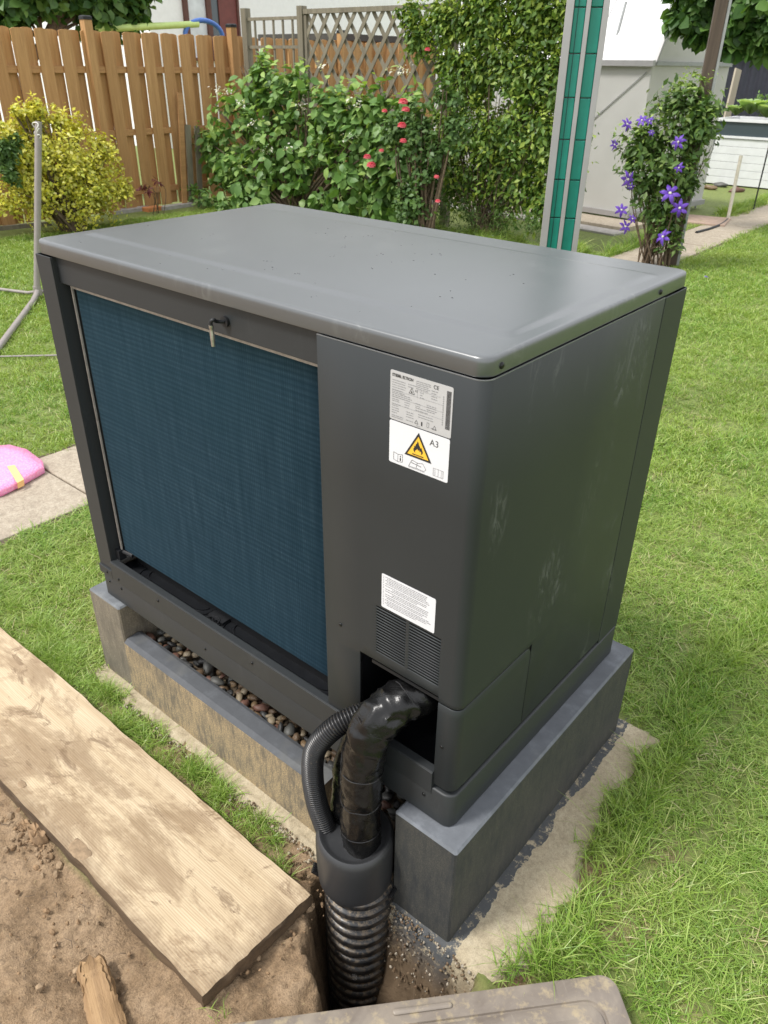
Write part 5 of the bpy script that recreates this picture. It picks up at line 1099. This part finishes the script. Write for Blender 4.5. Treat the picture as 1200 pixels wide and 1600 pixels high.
for (u, v, r, fx_, fz_) in ((980, 194, .085, -.8, .6), (1003, 188, .075, .2, .7), (960, 226, .06, -.9, .2), (1018, 207, .05, 0, .5), (1060, 222, .10, .3, .6), (981, 280, .09, -1.2, -.2), (986, 292, .06, -.6, -.3), (1047, 302, .115, 0, .3), (1062, 325, .115, .2, .2), (1061, 262, .06, .9, .2), (971, 328, .08, -.6, .5), (988, 342, .06, -.2, .1), (977, 354, .08, -.7, .4), (1036, 370, .095, -.2, .4), (1015, 189, .06, .4, .6)):
    d_ = (CAM-px(u, v, hd=hdp)).normalized(); sdv = d_.cross(Vector((0, 0, 1))).normalized(); star(px(u, v, hd=hdp-.32), r*random.uniform(.8, 1.15), cl, d_-sdv*fx_*-.9+Vector((random.gauss(0, .35), random.gauss(0, .35), fz_*.9)), M['purple'])

# ------------------------------------------------------------ lawn
def tuft(name, nb, hgt, wdt, spread, lean, seed):
    r_ = np.random.default_rng(seed); V_, F_ = [], []
    for i in range(nb):
        a = r_.uniform(0, 6.28); rad = spread*r_.random()**.5; bx, by = rad*math.cos(a), rad*math.sin(a); h = hgt*r_.uniform(.55, 1.2); da = r_.uniform(0, 6.28); ln_ = lean*r_.uniform(.2, 1.4)*h
        wa = r_.uniform(0, 3.14); wx, wy = math.cos(wa)*wdt/2, math.sin(wa)*wdt/2; k = len(V_)
        for t_, ww in ((0, .8), (.4, 1), (.75, .7)):
            cx_, cy_, cz_ = bx+math.cos(da)*ln_*t_**1.8, by+math.sin(da)*ln_*t_**1.8, h*(t_-.28*lean*t_*t_); V_ += [(cx_-wx*ww, cy_-wy*ww, cz_), (cx_+wx*ww, cy_+wy*ww, cz_)]
        V_.append((bx+math.cos(da)*ln_, by+math.sin(da)*ln_, h*(1-.28*lean))); F_ += [(k, k+1, k+3), (k, k+3, k+2), (k+2, k+3, k+5), (k+2, k+5, k+4), (k+4, k+5, k+6)]
    return npmesh(name, V_, F_, M['grass'])
src = bpy.data.collections.new('grass_source'); NT_ = 8
for i in range(NT_):
    nm = 'tuft_%d' % i
    if i < 4: me_ = tuft(nm, 26, .034, .0023, .030, 1.1+.15*i, i)
    elif i < 6: me_ = tuft(nm, 40, .038, .0040, .075, 1.0, i)
    else: me_ = tuft(nm, 20, .072, .0022, .022, 1.0, i)
    o_ = bpy.data.objects.new(nm, me_); src.objects.link(o_)
me_ = tuft('tuft_8', 14, .022, .0022, .05, 1.7, 77); me_.materials.clear(); me_.materials.append(M['straw']); src.objects.link(bpy.data.objects.new('tuft_8', me_))
A_lid = Vector((1.088, -.482, 0)); ang_lid = math.atan2(.58, .527)
def allowed(x, y):
    n_ = vnoise(x, y, 6, 1); n2_ = vnoise(x, y, 22, 5); s_ = soilmask(x, y, n_, n2_)
    ok = rng.random(len(x)) > s_*1.02
    sp_ = (s_ > .5) & (vnoise(x, y, 9, 21) > .32) & (rng.random(len(x)) < .5) & (x > .75); ok |= sp_
    ok &= ~((x > -1.625) & (x < -1.015)) & ~((x > -.06) & (x < conc_right(y)+.012*n2_) & (y > -.075+.02*n_+.03*n2_) & (y < .87))
    ok &= ~((x < 1.03) & (y > -.480) & (y < -.165)) & (poly_sdf(x, y, HOLE) < -.004) & ~((x < 1.0) & (y < -.47))
    ux, uy = math.cos(ang_lid), math.sin(ang_lid); lx = (x-A_lid.x)*ux+(y-A_lid.y)*uy; ly = -(x-A_lid.x)*uy+(y-A_lid.y)*ux; ok &= ~((lx > -.05) & (lx < LW+.03) & (ly < .035) & (ly > -.7))
    ok &= ~((x < -6.9) & (y < 7)) & ~((y > 6.9) & (x < -1.7) & (y > 6.9)) & ~((x > -5.9) & (x < -2.05) & (y > 7.9) & (y < 10.8)) & ~((y > 12.9))
    return ok
Px, Py, Ix, Sc = [], [], [], []
def scatter(n, x0, x1, y0, y1, kinds, s0, s1, near=None, far=None, patch=None):
    x = rng.uniform(x0, x1, n); y = rng.uniform(y0, y1, n); d_ = np.hypot(x-CAM.x, y-CAM.y)
    # keep what lies in a generous wedge about the view
    az = np.arctan2(y-CAM.y, x-CAM.x); da = np.abs((az-(CROT.z+math.pi/2)+math.pi) % (2*math.pi)-math.pi); k = (da < R(62)) | (d_ < 1.6)
    if near: k &= d_ >= near
    if far: k &= d_ < far
    x, y = x[k], y[k]; a = allowed(x, y); x, y = x[a], y[a]
    if patch is not None: q = patch(x, y); x, y = x[q], y[q]
    Px.append(x); Py.append(y); Ix.append(rng.choice(kinds, len(x))); Sc.append(rng.uniform(s0, s1, len(x))*(1+.25*vnoise(x, y, 1.6, 4)))
scatter(38000, -2.0, 3.6, -1.6, 3.6, [0, 1, 2, 3], .75, 1.2, far=3.4)
scatter(42000, -5, 5, -2, 6, [4, 4, 5, 0, 1], .75, 1.1, near=3.2, far=6.2)
scatter(75000, -9, 9, -2, 13, [4, 5], .9, 1.3, near=6.0, far=14)
scatter(9000, 1.35, 3.2, -.2, 2.6, [6, 7], .7, 1.15, far=3.5, patch=lambda x, y: (vnoise(x, y, 2.6, 8)+.8*np.exp(-((x-conc_right(y)-.06)/.06)**2)) > .42)
scatter(9000, -2.0, 3.6, -1.6, 3.6, [8], .8, 1.3, far=3.4, patch=lambda x, y: vnoise(x, y, 4, 31) > -.05); scatter(7000, -5, 5, -2, 6, [8], .9, 1.5, near=3.2, far=6.2, patch=lambda x, y: vnoise(x, y, 2.5, 31) > .0)
scatter(3200, -1.0, 1.1, -.17, -.05, [6, 7], .4, .7, patch=lambda x, y: vnoise(x, y, 9, 12) > .02)
scatter(2600, -5.5, -1.9, 5.8, 7.2, [6, 7], 1.4, 2.8, patch=lambda x, y: vnoise(x, y, 1.5, 2) > -.1)
scatter(2600, -2.2, -1.2, 10.3, 12.9, [6, 7, 5], 1.6, 2.6); scatter(900, -3.4, -1.65, 6.9, 8.0, [6, 7], 1.6, 2.8)
x = np.concatenate(Px); y = np.concatenate(Py); ix = np.concatenate(Ix).astype(np.int32); sc_ = np.concatenate(Sc).astype(np.float32)
me_ = bpy.data.meshes.new('lawn_grass'); me_.vertices.add(len(x)); me_.vertices.foreach_set('co', np.stack([x, y, np.full(len(x), G-.004)], 1).astype(np.float32).ravel())
at = me_.attributes.new('idx', 'INT', 'POINT'); at.data.foreach_set('value', ix); at = me_.attributes.new('scl', 'FLOAT', 'POINT'); at.data.foreach_set('value', sc_)
rt = np.stack([rng.normal(0, .12, len(x)), rng.normal(0, .12, len(x)), rng.uniform(0, 6.28, len(x))], 1).astype(np.float32); at = me_.attributes.new('rot', 'FLOAT_VECTOR', 'POINT'); at.data.foreach_set('vector', rt.ravel())
lawn = link(bpy.data.objects.new('lawn_grass', me_)); tag(lawn, 'green lawn grass growing around the unit, path and fence', 'grass', kind='stuff')
ng = bpy.data.node_groups.new('scatter_grass', 'GeometryNodeTree'); ng.interface.new_socket('Geometry', in_out='INPUT', socket_type='NodeSocketGeometry'); ng.interface.new_socket('Geometry', in_out='OUTPUT', socket_type='NodeSocketGeometry')
gi = ng.nodes.new('NodeGroupInput'); gout = ng.nodes.new('NodeGroupOutput'); iop = ng.nodes.new('GeometryNodeInstanceOnPoints'); ci = ng.nodes.new('GeometryNodeCollectionInfo')
ci.inputs['Collection'].default_value = src; ci.inputs['Separate Children'].default_value = True; ci.inputs['Reset Children'].default_value = True; iop.inputs['Pick Instance'].default_value = True
def nattr(nm, ty):
    n_ = ng.nodes.new('GeometryNodeInputNamedAttribute'); n_.data_type = ty; n_.inputs['Name'].default_value = nm; return n_.outputs['Attribute']
e2r = ng.nodes.new('FunctionNodeEulerToRotation'); ng.links.new(nattr('rot', 'FLOAT_VECTOR'), e2r.inputs[0])
ng.links.new(gi.outputs[0], iop.inputs['Points']); ng.links.new(ci.outputs[0], iop.inputs['Instance']); ng.links.new(nattr('idx', 'INT'), iop.inputs['Instance Index']); ng.links.new(e2r.outputs[0], iop.inputs['Rotation']); ng.links.new(nattr('scl', 'FLOAT'), iop.inputs['Scale'])
ng.links.new(iop.outputs[0], gout.inputs[0]); md = lawn.modifiers.new('grass', 'NODES'); md.node_group = ng
print('tufts', len(x), 'objects', len(bpy.data.objects), 'tris', sum(len(m.polygons) for m in bpy.data.meshes))
